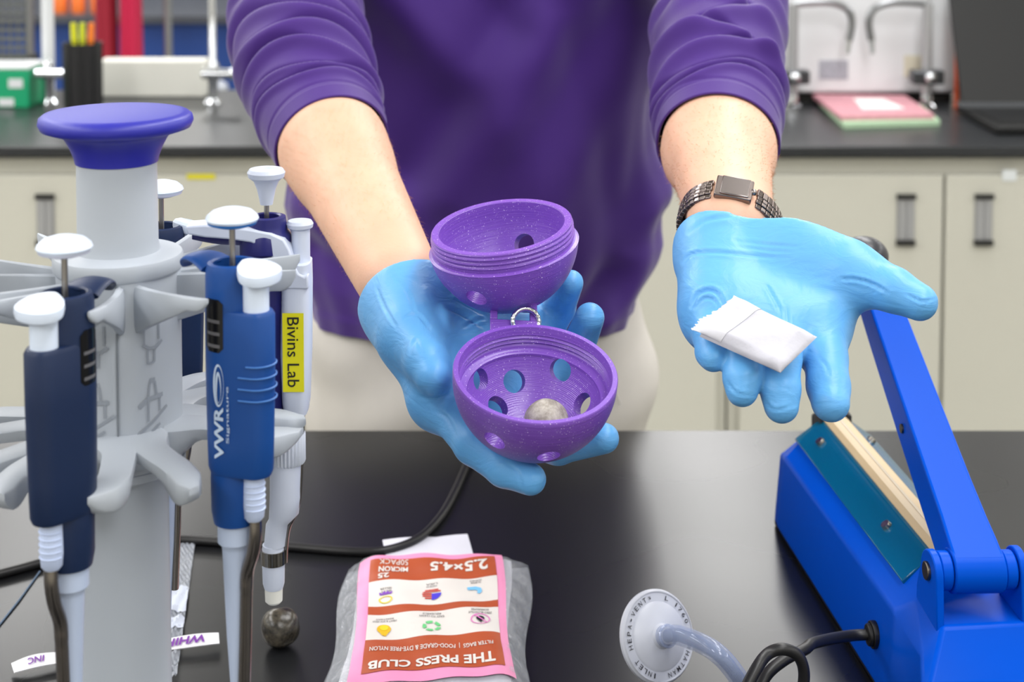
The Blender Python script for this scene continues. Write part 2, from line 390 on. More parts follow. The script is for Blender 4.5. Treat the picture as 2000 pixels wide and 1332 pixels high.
oc = tag(MB().lathe([(.007, 0), (.007, .03), (.004, .034), (.004, .04)], 16, Matrix.Translation(P(1870, 100, 3.42))).cyl(P(1870, 100, 3.42), (P(1870, 100, 3.42).x, P(1870, 100, 3.42).y, .9), .006, n=12).go('marker_pen', mat('orange', rgb(230, 95, 45), .5)), 'orange-tipped marker standing upright between the white enclosure and the laptop', 'pen')
# left part of the counter
def cpt(px, d): return (px-1000)/F*d
led = tag(MB().box((cpt(196, 3.6), 3.56, .9), (cpt(402, 3.6), 3.62, .985)).go('service_ledge', mat('ledge_white', rgb(226, 226, 218), .5), bevel=.004), 'low white ledge on the far counter between the pen cup and the chrome tap', 'ledge')
gb = thing('tissue_box', 'green and white cardboard box at the left end of the far counter', 'box', (cpt(10, 3.42), 3.42, .9))
MB().box((cpt(-60, 3.4), 3.4, .9), (cpt(50, 3.4), 3.52, .985)).go('carton', mat('green_card', rgb(20, 160, 110), .5), gb, bevel=.003)
MB().box((cpt(-60, 3.4), 3.4, .985), (cpt(50, 3.4), 3.52, .992)).go('lid', M_white, gb, bevel=.002)
MB().box((cpt(10, 3.4), 3.3985, .945), (cpt(38, 3.4), 3.4001, .965)).box((cpt(-10, 3.4), 3.3985, .905), (cpt(20, 3.4), 3.4001, .922)).go('printed_patch', M_white, gb)
pcx = cpt(157, 3.4); pc = thing('pen_cup', 'black mesh pen cup left of the white ledge on the far counter', 'pen cup', (pcx, 3.4, .9))
MB().lathe([(.001, .9), (.04, .9), (.042, 1.045), (.039, 1.045), (.037, .905), (.001, .905)], 32, Matrix.Translation((pcx, 3.4, 0))).go('cup', mat('black_mesh', rgb(30, 30, 32), .5, noise=.5, nscale=90), pc)
for k in range(9):
    an = 2*PI*k/9; MB().cyl((pcx+.0415*math.cos(an), 3.4+.0415*math.sin(an), .905), (pcx+.0425*math.cos(an), 3.4+.0425*math.sin(an), 1.043), .0012, n=6).go('wire', M_black, pc)
random.seed(4)
for k, (c, nm) in enumerate([((215, 215, 30), 'yellow'), ((200, 210, 40), 'lime green'), ((240, 130, 40), 'orange')]):
    bx = pcx-.014+k*.014; t = thing('highlighter', '%s highlighter standing in the black pen cup' % nm, 'pen', (bx, 3.4, .906))
    MB().cyl((bx, 3.4, .906), (bx-.004+k*.004, 3.4, 1.05), .006, n=12).go('barrel', mat('pen_'+nm, rgb(*c), .4), t)
    MB().cyl((bx-.004+k*.004, 3.4, 1.05), (bx-.006+k*.006, 3.4, 1.088), .0078, .006, n=12).go('cap', mat('pen_'+nm, rgb(*c), .4), t)
def tap(px, d, h, label):
    x = cpt(px, d); t = thing('gas_tap', label, 'lab tap', (x, d, .9), 'chrome taps on the left part of the far counter')
    MB().lathe([(.02, .9), (.02, .905), (.012, .915), (.011, .95), (.014, .955), (.014, .99), (.008, 1.0), (.007, h)], 20, Matrix.Translation((x, d, 0))).go('post', M_chrome, t)
    MB().cyl((x-.02, d-.02, .972), (x+.045, d-.02, .972), .011, n=16).go('lever', M_chrome, t)
    MB().sphere((x+.05, d-.02, .972), .014, 16).go('lever_knob', M_chrome, t)
tap(88, 3.45, 1.0, 'chrome tap by the green box, left of the pen cup')
tap(412, 3.45, 1.25, 'tall chrome tap post at the right end of the white ledge')
x = cpt(89, 3.55); tag(MB().lathe([(.014, .9), (.014, 1.3), (.011, 1.3), (.011, .902), (.0, .902)], 24, Matrix.Translation((x, 3.55, 0))).go('standpipe', M_white), 'upright white pipe standing behind the left chrome tap', 'pipe')
mx = cpt(12, 3.6); t = thing('wire_basket', 'grey wire mesh basket at the upper left edge of the picture', 'basket', (mx, 3.6, .9))
mb = MB()
for k in range(16): z = .99+k*.02; mb.box((mx-.10, 3.56, z), (mx+.05, 3.564, z+.009))
for k in range(9): xx = mx-.10+k*.0187; mb.box((xx, 3.564, .9), (xx+.004, 3.568, 1.3))
mb.go('mesh_panel', mat('mesh_grey', rgb(105, 108, 108), .5, .5), t, kind='stuff')
MB().box((mx-.10, 3.568, .9), (mx+.05, 3.66, .99)).go('tray', M_dark, t)
# ------------------------------------------------------------------ the room beyond the counter (far, out of focus)
M_blue = mat('blue_laminate', rgb(30, 66, 136), .5); M_dgrey = mat('dark_fabric', rgb(52, 54, 62), .8)
t = thing('far_bench', 'blue-fronted bench far behind the counter at upper left', 'bench', (-1.6, 6.6, 0))
MB().box((-2.9, 6.4, 0), (-.9, 7.2, .78)).go('cabinet', M_blue, t); MB().box((-2.95, 6.35, .78), (-.85, 7.25, .81)).go('worktop', mat('dgrey', rgb(70, 74, 82), .4), t)
t = thing('coat_rack', 'steel garment rail far behind the pen cup', 'rack', (-1.45, 5.6, 0))
for sx in (-1.75, -1.25): MB().cyl((sx, 5.65, 0), (sx, 5.65, 1.6), .014, n=12).go('post', M_steel, t)
MB().cyl((-1.75, 5.65, 1.6), (-1.25, 5.65, 1.6), .012, n=12).go('rail', M_steel, t)
def coat(x, c, label):
    mb = MB(); R = []
    for z, w, dd in ((.62, .042, .05), (.8, .040, .05), (1.1, .036, .06), (1.4, .034, .06), (1.5, .02, .02), (1.585, .008, .008)):
        R.append([Vector((x+w*math.cos(a), 5.65+(dd+.008*math.sin(5*a))*math.sin(a), z)) for a in [2*PI*j/32 for j in range(32)]])
    tag(mb.rings(R).go('hanging_coat', mat('coat'+label, c, .8)), label, 'coat')
coat(-1.385, rgb(190, 28, 70), 'crimson coat hanging on the far garment rail, nearer the blue bench')
coat(-1.475, rgb(150, 30, 50), 'dark red coat hanging on the far garment rail, nearer the pen cup')
def stool(x, y, label):
    t = thing('lab_stool', label, 'stool', (x, y, 0), 'grey stools beyond the far counter')
    MB().lathe([(.0, .66), (.15, .66), (.165, .675), (.165, .69), (.15, .70), (0, .70)], 28, Matrix.Translation((x, y, 0))).go('seat', mat('seat_grey', rgb(180, 185, 195), .4), t)
    for k in range(4):
        an = PI/4+k*PI/2; MB().cyl((x+.11*math.cos(an), y+.11*math.sin(an), .66), (x+.2*math.cos(an), y+.2*math.sin(an), 0), .013, n=10).go('leg', M_sgrey, t)
    MB().tube([(x+.155*math.cos(a), y+.155*math.sin(a), .28) for a in [2*PI*j/28 for j in range(28)]], .009, 8, closed=True).go('foot_ring', M_sgrey, t)
stool(-1.12, 5.2, 'grey stool beyond the far counter, nearest the red coats')
stool(-.80, 4.9, 'grey stool beyond the far counter, nearest the purple sleeve')
for i, (px, lab) in enumerate(((115, 'leftmost of three orange stand-ins for distant lamps on the far blue bench'), (150, 'middle one of three orange stand-ins for distant lamps on the far blue bench'), (188, 'rightmost of three orange stand-ins for distant lamps on the far blue bench'))):
    d = 6.5; x = cpt(px, d)  # flask shapes added in place of blurred orange lamps
    t = thing('lamp_stand_in', lab, 'lamp_blob', (x, d, .81), 'orange stand-ins for distant lamps on the far bench')
    MB().lathe([(.0, .81), (.028, .81), (.03, .82), (.03, .90), (.014, .93), (.014, .95), (0, .95)], 20, Matrix.Translation((x, d, 0))).go('stand_in_body', mat('stand_in_orange', rgb(250, 130, 60), .3), t)
    MB().lathe([(.0, .95), (.018, .95), (.018, .975), (0, .975)], 20, Matrix.Translation((x, d, 0))).go('cap', M_white, t)
t = thing('storage_cabinet', 'dark grey storage cabinet at the far wall on the left', 'cabinet', (-1.8, 8.3, 0))
MB().box((-2.9, 8, 0), (-.3, 8.6, 1.7)).go('carcass', M_dgrey, t)
for k in range(4): MB().box((-2.85+k*.64, 7.975, .1), (-2.25+k*.64, 8, 1.65)).go('door', mat('slate', rgb(70, 76, 92), .5), t, bevel=.004)
# ------------------------------------------------------------------ the person
person = thing('person', 'person in a purple long-sleeved shirt and blue gloves holding out both hands', 'person', (-.03, 1.62, 0))
def skin_mat():
    m = mat('skin', rgb(224, 178, 152), .50, spec=.35, noise=.13, nscale=30, bump=.25, bscale=420, sub=.12, bdist=.0006, subscale=.004)
    return m
M_skin = skin_mat()
def shirt_mat():
    m = mat('purple_knit', rgb(69, 36, 124), .62, spec=.3, noise=.06, nscale=14, bump=.35, bscale=1500, bdist=.0004, sheen=.25)
    return m
M_shirt = shirt_mat()
M_trs = mat('stone_chino', rgb(196, 192, 186), .85, spec=.2, noise=.07, nscale=30, bump=.4, bscale=900, bdist=.0005)
elA = P(590, 112, 1.28); wrA = P(778, 545, 1.0)
elB = P(1403, 112, 1.27); wrB = P(1425, 425, .975)
shA = Vector((-.19, 1.53, 1.44)); shB = Vector((.14, 1.53, 1.44))
FB = Field((-.34, .9, 1.0), (.30, 1.74, 1.90), .0042)
def arm(sh, el, wr, side):
    c1, c2, mid = ARMC[side]
    c0 = P(582, -30, 1.43) if side < 0 else P(1402, -30, 1.43)
    FB.cone(sh, c0, .044, .040, .02); FB.cone(c0, c1, .040, .039, .02); FB.cone(c1, c2, .040, .037, .02); FB.cone(c2, mid, .037, .0378 if side < 0 else .0395, .02)
    FB.cone(mid, mid.lerp(wr, .15), .0378 if side < 0 else .0395, .0355, .015); mid = mid.lerp(wr, .15)
    ax = (wr-el).normalized(); lat = Vector((1, 0, 0)); lat = (lat-ax*lat.dot(ax)).normalized()
    nrm = ax.cross(lat)
    FB.cone(mid, wr-ax*.0, .0345, .0235, .012, nrm, 1.08)
    FB.cone(mid+lat*.006, wr+lat*.008, .029, .0188, .008); FB.cone(mid-lat*.006, wr-lat*.008, .029, .0188, .008)
    FB.cone(wr, wr+ax*.012, .0185, .016, .01)
ARMC = {-1: (P(588, 110, 1.29), P(614, 200, 1.225), P(653, 296, 1.160)), 1: (P(1402, 110, 1.28), P(1402, 200, 1.215), P(1404, 296, 1.150))}
arm(shA, elA, wrA, -1); arm(shB, elB, wrB, 1)
hc = Vector((-.028, 1.50, 1.73))
FB.cone((-.028, 1.62, 1.08), (-.028, 1.60, 1.36), .10, .11, .05, (1, 0, 0), .75)
FB.cone(shA+Vector((.03, .03, -.02)), shB+Vector((-.03, .03, -.02)), .055, .055, .06)
FB.cone((-.028, 1.58, 1.42), (-.028, 1.53, 1.64), .056, .052, .03)
FB.cone(hc+Vector((0, .03, .03)), hc+Vector((0, -.005, -.015)), .086, .078, .03, (1, 0, 0), 1.14)
FB.cone(hc+Vector((0, -.045, -.06)), hc+Vector((0, -.062, -.088)), .045, .028, .03)
FB.cone(hc+Vector((0, -.082, .0)), hc+Vector((0, -.108, -.03)), .009, .014, .010)
for s in (-1, 1):
    FB.cone(hc+Vector((s*.078, .02, .01)), hc+Vector((s*.085, .026, -.03)), .017, .010, .006, (1, 0, 0), 2.2)
    FB.cone(hc+Vector((s*.03, -.088, .005)), hc+Vector((s*.036, -.088, .005)), .013, .013, .012, sub=True)
FB.cone(hc+Vector((-.022, -.094, -.058)), hc+Vector((.022, -.094, -.058)), .0055, .0055, .006)
FB.cone(hc+Vector((-.020, -.097, -.069)), hc+Vector((.020, -.097, -.069)), .0055, .0055, .006)
Vb, Fb = FB.mesh(); Vb = smooth_np(Vb, Fb, 4, .5)
mk_np('body', Vb, Fb, M_skin, person)
for s in (-1, 1):
    c = hc+Vector((s*.032, -.078, .005))
    ey = MB().sphere(c, .0115, 16).go('eye', mat('eye_white', rgb(235, 235, 232), .2), person)
    MB().sphere(c+Vector((0, -.0068, -.002)), .0058, 12).go('iris', mat('iris', rgb(70, 95, 110), .15), ey)
FH = Field((-.14, 1.36, 1.62), (.09, 1.66, 1.88), .005)
FH.cone(hc+Vector((0, .035, .04)), hc+Vector((0, .03, .0)), .094, .088, .02, (1, 0, 0), 1.12)
FH.cone(hc+Vector((0, -.095, -.03)), hc+Vector((0, -.13, -.10)), .085, .08, .02, sub=True)
Vh, Fh = FH.mesh(); nh = normals_np(Vh, Fh); Vh = Vh + nh*(.002*np.sin(Vh[:, 0]*420)*np.sin(Vh[:, 1]*160+Vh[:, 2]*90))[:, None]
mk_np('hair', Vh, Fh, mat('hair', rgb(110, 78, 50), .6, noise=.3, nscale=60, stretch=(8, 1, 1)), person)
# ---- trousers
FT = Field((-.26, 1.44, .05), (.20, 1.82, 1.06), .006)
FT.cone((-.095, 1.625, .93), (.025, 1.625, .93), .112, .112, .05, (0, 0, 1), .8)
for s in (-1, 1):
    FT.cone((-.035+s*.085, 1.60, .92), (-.035+s*.105, 1.61, .50), .094, .072, .03)
    FT.cone((-.035+s*.105, 1.61, .50), (-.035+s*.115, 1.64, .09), .072, .062, .03)
FT.plane((0, 0, 1.03), (0, 0, 1)); FT.plane((0, 0, .075), (0, 0, -1))
Vt, Ft = FT.mesh(); Vt = smooth_np(Vt, Ft, 3); nt_ = normals_np(Vt, Ft)
ph = Vt[:, 2]*55 + Vt[:, 0]*18 + 2*np.sin(Vt[:, 0]*23); Vt += nt_*(.0045*np.sin(ph)*np.exp(-((Vt[:, 2]-.9)/.12)**2) + .002*np.sin(Vt[:, 2]*30+Vt[:, 0]*40))[:, None]
tr = mk_np('trousers', Vt, Ft, M_trs, person)
# fly seam and pocket seams, stitched ridges
def on_front(x, z):
    m_ = (np.abs(Vt[:, 0]-x) < .012) & (np.abs(Vt[:, 2]-z) < .012); 
    return Vector((x, float(Vt[m_, 1].min())-.001 if m_.any() else 1.5, z))
MB().tube([on_front(-.075+.0*i, .985-.012*i) for i in range(9)], .0013, 6).go('fly_seam', M_trs, tr)
MB().tube([on_front(.075+.004*i, .985-.010*i) for i in range(9)], .0013, 6).go('pocket_seam', M_trs, tr)
for s in (-1, 1):
    sh_ = MB(); x = -.035+s*.12; R = []
    for y, ww, hh in ((1.52, .02, .02), (1.54, .042, .045), (1.60, .048, .06), (1.68, .042, .085), (1.76, .038, .085), (1.785, .028, .05)):
        R.append([Vector((x+ww*math.cos(a), y, max(.0, .0+hh*.5+hh*.5*math.sin(a)))) for a in [2*PI*j/24 for j in range(24)]])
    sh_.rings(R).go('shoe', mat('shoe_leather', rgb(70, 52, 40), .4), person)
# ---- shirt: torso
def smf(x, a, b):
    t = max(0., min(1., (x-a)/(b-a))); return t*t*(3-2*t)
rng = random.Random(11)
shirt = MB(); NR = 180; NZ = 130
def torso(u, v):
    th = 2*PI*u; z = .972 + v*(1.50-.972)
    pts = [(.972, .165, .112, -.040, 1.600), (.99, .168, .118, -.040, 1.600), (1.015, .178, .122, -.040, 1.602), (1.05, .190, .122, -.038, 1.604), (1.09, .1975, .12, -.038, 1.604), (1.15, .190, .118, -.036, 1.60), (1.25, .182, .115, -.032, 1.59), (1.36, .185, .115, -.028, 1.58), (1.42, .175, .105, -.028, 1.575), (1.465, .12, .085, -.028, 1.57), (1.50, .062, .062, -.028, 1.56)]
    for i in range(len(pts)-1):
        if z <= pts[i+1][0] or i == len(pts)-2:
            t = (z-pts[i][0])/(pts[i+1][0]-pts[i][0]); t = max(0, min(1, t)); q = [a+(b-a)*t for a, b in zip(pts[i], pts[i+1])]; break
    _, hw, hd, cx, cy = q
    c, s_ = math.cos(th), math.sin(th); e = 2/2.35
    x = cx+hw*math.copysign(abs(c)**e, c); y = cy+hd*math.copysign(abs(s_)**e, s_)
    # drape folds (front): long diagonals running from the right shoulder down to the left hip
    fz = 0.
    if s_ < .3:
        for (x0, z0, x1, z1, wd, am) in FOLDS:
            dx, dz = x1-x0, z1-z0; L2 = dx*dx+dz*dz; t = ((x-x0)*dx+(z-z0)*dz)/L2
            tt = max(0, min(1, t)); dd = math.hypot(x-x0-tt*dx, z-z0-tt*dz)
            fz += am*math.exp(-(dd/wd)**2)
        fz *= smf(-s_, -.3, .25)
    hem = .0015*math.sin(th*9)+.001*math.sin(th*23)
    k = 1 if v > .03 else v/.03
    n = Vector((c/hw, s_/hd, 0)).normalized(); band = .0012 if z < .99 else 0
    return Vector((x, y, z)) + n*(fz + hem*(1-v) + band)
FOLDS = [(.11, 1.40, -.06, 1.12, .030, .016), (.055, 1.40, -.10, 1.14, .022, -.010), (.13, 1.28, .01, 1.06, .028, .012), (.15, 1.20, .10, 1.02, .022, -.010),
         (-.14, 1.34, -.05, 1.24, .025, .012), (-.10, 1.40, .0, 1.28, .022, -.009), (.165, 1.12, .12, 1.05, .018, .012), (.15, 1.08, .06, 1.00, .016, -.008), (-.20, 1.10, -.13, 1.02, .02, .009),
         (-.19, 1.06, -.08, .99, .015, -.007), (.0, 1.18, .06, 1.04, .03, .006), (.17, 1.06, .09, .985, .014, .008), (.05, 1.30, .10, 1.10, .02, -.006)]
V = [torso(i/NR, j/NZ) for j in range(NZ+1) for i in range(NR)]
Fc = [(j*NR+i, j*NR+(i+1) % NR, (j+1)*NR+(i+1) % NR, (j+1)*NR+i) for j in range(NZ) for i in range(NR)]
shirt.add(V, Fc)
# ---- shirt: sleeves pushed up to the elbows, with ring folds
def sleeve(ctrl, folds, hemtilt, lat_sign):
    N_, K = 230, 120
    sm = catmull([(c[0].x, c[0].y, c[0].z, c[1]) for c in ctrl], N_)
    C = [Vector(s[:3]) for s in sm]; Rr = [float(s[3]) for s in sm]
    arc = [0.]
    for i in range(1, N_): arc.append(arc[-1]+(C[i]-C[i-1]).length)
    L_ = arc[-1]; V = []; rows = 0
    for i in range(N_):
        t = (C[min(i+1, N_-1)]-C[max(i-1, 0)]).normalized(); up = Vector((0, 0, 1)); x = (up-t*up.dot(t)).normalized(); y = t.cross(x)
        dd = L_-arc[i]
        for j in range(K):
            a = 2*PI*j/K; s = dd; r = Rr[i]
            for (s0, tl, ph_, wd, am, a0, aw) in folds:
                w_ = s0+tl*math.cos(a-ph_)+.0035*math.sin(3*a+s0*90)
                q = (s-w_)/wd
                da = math.atan2(math.sin(a-a0), math.cos(a-a0)); m_ = math.exp(-(da/aw)**2)
                # sharp crease with a rounded lip below it
                r += m_*am*(1. if s0 < .05 else 1.75)*(math.exp(-(q+1.1)**2)*.9 - math.exp(-(q*2.2)**2)*1.35)
            if dd < .019: r += .0010
            if abs(dd-.0195) < .0016 or abs(dd-.0165) < .0009: r -= .0009
            V.append(C[i] + x*(r*math.cos(a)) + y*(r*math.sin(a)))
    Fc = [(i*K+j, i*K+(j+1) % K, (i+1)*K+(j+1) % K, (i+1)*K+j) for i in range(N_-1) for j in range(K)]
    # turned-in hem
    base = (N_-1)*K
    for dr, back in ((-.0016, .0), (-.0026, .004), (-.0028, .02)):
        t = (C[-1]-C[-2]).normalized(); up = Vector((0, 0, 1)); x = (up-t*up.dot(t)).normalized(); y = t.cross(x); n0 = len(V)
        for j in range(K): a = 2*PI*j/K; V.append(C[-1]-t*back + x*((Rr[-1]+.001+dr)*math.cos(a)) + y*((Rr[-1]+.001+dr)*math.sin(a)))
        Fc += [(base+j, base+(j+1) % K, n0+(j+1) % K, n0+j) for j in range(K)]; base = n0
    shirt.add(V, Fc)
U = 0.
fA = [(.036, .010, PI/2, .0038, .0040, .2, 3.), (.046, .012, PI/2, .0040, .0042, .0, 2.2), (.074, .020, PI/2+.2, .007, .0062, -.1, 1.7), (.098, .014, PI/2, .008, .0065, .5, 1.4), (.118, .024, PI/2-.2, .008, .0066, -.3, 1.5),
      (.148, .022, PI/2, .010, .0075, .3, 1.6), (.178, .03, PI/2+.3, .010, .006, -.5, 1.3), (.215, .02, PI/2, .014, .007, .3, 1.5), (.26, .03, PI/2-.4, .016, .006, 0, 1.5)]
sleeve([(shA+Vector((-.002, .02, .0)), .068), (P(582, -30, 1.43), .058), (P(588, 105, 1.29), .0535), (P(612, 195, 1.225), .0490), (P(649, 284, 1.17), .0428)], fA, 0, -1)
fB = [(.034, .008, -PI/2, .0038, .0040, .2, 3.), (.044, .010, -PI/2, .0042, .0040, .0, 2.4), (.068, .018, -PI/2, .007, .0060, .2, 1.5), (.088, .014, PI/2, .007, .0058, -.6, 1.2), (.112, .020, -PI/2, .009, .0066, .2, 1.5),
      (.142, .026, PI/2-.3, .009, .0062, .4, 1.3), (.170, .02, -PI/2, .011, .006, -.4, 1.4), (.21, .03, -PI/2, .013, .006, .2, 1.5), (.25, .02, PI/2, .013, .006, .2, 1.5)]
sleeve([(shB+Vector((.002, .02, .0)), .068), (P(1402, -30, 1.43), .056), (P(1402, 105, 1.28), .0515), (P(1402, 195, 1.215), .0500), (P(1402, 283, 1.16), .0450)], fB, 0, 1)
so = shirt.go('shirt', M_shirt, person, sharp=None)
# ------------------------------------------------------------------ gloves
def glove_mat():
    m = mat('nitrile_blue', rgb(100, 170, 228), .40, spec=.45, noise=.05, nscale=25, bump=.0, sub=.10, subr=(.2, .5, 1), subscale=.004)
    nt = m.node_tree; N = nt.nodes; L = nt.links; b = N['Principled BSDF']; tc = N.new('ShaderNodeTexCoord')
    mp = N.new('ShaderNodeMapping'); mp.inputs['Scale'].default_value = (1, 1, 2.2); mp.inputs['Rotation'].default_value = (.5, .3, .4); L.new(tc.outputs['Object'], mp.inputs[0])
    n = N.new('ShaderNodeTexNoise'); n.inputs['Scale'].default_value = 45; n.inputs['Detail'].default_value = 3; n.inputs['Distortion'].default_value = 1.2; L.new(mp.outputs[0], n.inputs['Vector'])
    n2 = N.new('ShaderNodeTexNoise'); n2.inputs['Scale'].default_value = 1600; n2.inputs['Detail'].default_value = 1; L.new(tc.outputs['Object'], n2.inputs['Vector'])
    b1 = N.new('ShaderNodeBump'); b1.inputs['Strength'].default_value = .32; b1.inputs['Distance'].default_value = .003; L.new(n.outputs['Fac'], b1.inputs['Height'])
    b2 = N.new('ShaderNodeBump'); b2.inputs['Strength'].default_value = .06; b2.inputs['Distance'].default_value = .0005; L.new(n2.outputs['Fac'], b2.inputs['Height']); L.new(b1.outputs[0], b2.inputs['Normal'])
    L.new(b2.outputs[0], b.inputs['Normal']); return m
M_glove = glove_mat()
def chain_field(Fd, pts, rads, k, kp, nrm=None):
    """one finger as a chain of tapered cones, blended to the palm only"""
    S = np.full(Fd.n, .05, np.float32)
    for i in range(len(pts)-1): Fd.cone(pts[i], pts[i+1], rads[i], rads[i+1], k, out=S)
    return S
def smin(a, b, k):
    h = np.maximum(k-np.abs(a-b), 0)/k; return np.minimum(a, b)-h*h*k*.25
def creases(V, N_, lines):
    px = pix_np(V); up = N_[:, 1] < .35
    out = np.zeros(len(V))
    for pl, wd, am in lines:
        c = catmull(pl, 40); c = np.array(c); best = np.full(len(V), 1e9)
        q = (px[:, 0] > c[:, 0].min()-40) & (px[:, 0] < c[:, 0].max()+40) & (px[:, 1] > c[:, 1].min()-40) & (px[:, 1] < c[:, 1].max()+40) & up
        I = np.where(q)[0]
        if not len(I): continue
        bd = np.full(len(I), 1e9); bt = np.zeros(len(I))
        for i in range(len(c)-1):
            a, b = c[i], c[i+1]; ab = b-a; t = np.clip(((px[I]-a)@ab)/(ab@ab+1e-9), 0, 1); d = np.linalg.norm(px[I]-a-t[:, None]*ab, axis=1)
            m_ = d < bd; bd[m_] = d[m_]; bt[m_] = (i+t[m_])/(len(c)-1)
        taper = np.sin(np.clip(bt, .02, .98)*PI)**.5
        out[I] += am*taper*(-np.exp(-(bd/wd)**2)+.45*np.exp(-((bd-2.1*wd)/wd)**2))
    return V+N_*out[:, None]
# ---- glove of the hand with the packet (image right; the person's left hand)
h_ = .00125
W = P(1425, 430, .975); ax = (wrB-elB).normalized()
MC = {'i': P(1597, 632, .905), 'm': P(1528, 640, .900), 'r': P(1460, 637, .900), 'p': P(1398, 622, .905)}
lo = (.075, .78, 1.10); hi = (.26, 1.03, 1.28)
G = Field(lo, hi, h_)
pn = (MC['i']-W).cross(MC['p']-W).normalized()
Wl = P(1400, 446, .968); Wr = P(1482, 428, .975)
G.cone(Wl, Wr, .0205, .0215, .012)
G.cone(Wl, MC['p'], .0205, .0135, .022); G.cone(W, MC['r'], .021, .0145, .024); G.cone(W, MC['m'], .022, .0150, .024); G.cone(Wr, MC['i'], .022, .0145, .024)
G.cone(MC['p'], MC['i'], .0135, .0145, .02)
G.cone(P(1392, 505, .94), P(1400, 585, .912), .0165, .0150, .02)     # hypothenar mound
G.cone(Wr, P(1575, 500, .935), .021, .022, .02); G.cone(P(1560, 495, .935), P(1652, 528, .915), .0225, .0165, .02)  # thenar mound
G.cone(P(1500, 520, .945), P(1600, 580, .925), .014, .014, .02)
palm = G.V.copy()
def fing(pts, rads, kp=.012): return smin(palm, chain_field(G, pts, rads, .003, 0), kp)
fs = [fing([MC['i'], P(1612, 700, .880), P(1618, 755, .862), P(1622, 786, .852)], [.0134, .0124, .0118, .0106]),
      fing([MC['m'], P(1524, 700, .868), P(1524, 760, .852), P(1526, 792, .848)], [.0134, .0116, .0108, .0096]),
      fing([MC['r'], P(1452, 695, .866), P(1450, 738, .852), P(1449, 763, .848)], [.0135, .0115, .0104, .0088]),
      fing([MC['p'], P(1390, 662, .880), P(1391, 688, .868), P(1393, 699, .862)], [.0125, .0100, .0092, .0078]),
      fing([P(1590, 510, .93), P(1660, 530, .912), P(1745, 566, .893), P(1795, 590, .884)], [.019, .0150, .0128, .0106], .016)]
R = palm
for f_ in fs: R = smin(R, f_, .0018)
# web of skin between thumb and index finger
G.V = R
G.cone(P(1600, 560, .920), P(1622, 548, .918), .011, .009, .016)
cutp = P(1430, 418, .985)
cn = (elB-wrB).normalized()
G.cone(P(1374, 480, .962), P(1370, 520, .95), .010, .011, .012)
cn = (Matrix.Rotation(math.radians(-16), 3, Vector((0, 0, 1))) @ cn).normalized()
G.splane(P(1432, 505, .945), cn)
Vg, Fg = G.mesh(); Vg = smooth_np(Vg, Fg, 3, .5); Ng = normals_np(Vg, Fg)
Vg = creases(Vg, Ng, [
    ([(1334, 512), (1352, 496), (1392, 492), (1450, 497), (1510, 503)], 3.2, .0011),
    ([(1345, 455), (1375, 432), (1410, 424), (1450, 417)], 3.5, .0010),
    ([(1350, 600), (1362, 576), (1385, 566), (1402, 574), (1412, 596)], 3.4, .0016),
    ([(1358, 602), (1375, 583), (1395, 586), (1404, 600)], 2.6, .0009),
    ([(1640, 545), (1670, 545), (1705, 555), (1735, 572)], 3.0, .0013),
    ([(1770, 575), (1800, 588), (1826, 584)], 2.4, .0009), ([(1495, 555), (1510, 580), (1525, 610)], 3, .0007), ([(1535, 600), (1538, 625), (1540, 640)], 3, .0007),
    ([(1420, 745), (1440, 768), (1475, 772)], 2.6, .0006), ([(1492, 780), (1512, 800), (1552, 792)], 2.6, .0006), ([(1600, 700), (1612, 712), (1620, 735)], 3, .0005),
    ([(1430, 470), (1500, 478), (1560, 482)], 3, .0005), ([(1440, 482), (1500, 488), (1540, 491)], 3, .0004)])
gB = mk_np('glove', Vg, Fg, M_glove, person)
# ---- glove of the hand holding the two half shells (image left; the person's right hand)
lo = (-.12, .79, 1.03); hi = (.085, 1.08, 1.24)
G = Field(lo, hi, h_)
W = P(790, 574, .995)
MC = {'i': P(862, 775, .925), 'm': P(925, 745, .950), 'r': P(985, 700, .975), 'p': P(1015, 640, .995)}
Wl = P(783, 597, .98); Wr = P(806, 560, 1.0)
G.cone(Wl, Wr, .0195, .0200, .02)
G.cone(W, MC['i'], .0205, .0150, .022); G.cone(W, MC['m'], .0200, .0150, .024); G.cone(Wr, MC['r'], .0190, .0140, .024); G.cone(Wr, MC['p'], .0185, .0135, .024)
G.cone(MC['i'], MC['p'], .0150, .0130, .02)
G.cone(P(785, 606, .970), P(798, 655, .945), .0172, .0180, .02)
palm = G.V.copy()
G.cone(P(945, 765, .958), P(1035, 775, .968), .0145, .0115, .015); G.cone(P(1035, 775, .968), P(1060, 720, .985), .0115, .011, .012); palm = G.V.copy()
fs = [fing([P(790, 596, .968), P(803, 650, .938), P(831, 703, .912), P(846, 736, .900)], [.0165, .0148, .0124, .0105], .014),
      fing([MC['i'], P(925, 868, .885), P(985, 914, .868), P(1036, 936, .862)], [.0142, .0112, .0102, .0088]),
      fing([MC['m'], P(985, 850, .945), P(1090, 872, .925), P(1180, 856, .905)], [.0140, .0112, .0104, .0088]),
      fing([MC['r'], P(1075, 750, 1.0), P(1128, 680, .99), P(1152, 620, .965)], [.0135, .0115, .0108, .0092]),
      fing([MC['p'], P(1065, 655, 1.01), P(1092, 600, 1.0), P(1115, 552, .975)], [.0130, .0112, .0104, .0080])]
R = palm
for f_ in fs: R = smin(R, f_, .0018)
G.V = R
cnA = (elA-wrA).normalized()
G.splane(P(785, 580, .985), cnA)
Vg, Fg = G.mesh(); Vg = smooth_np(Vg, Fg, 3, .5)
Vg0, Fg0 = Vg, Fg; Ng = normals_np(Vg, Fg)
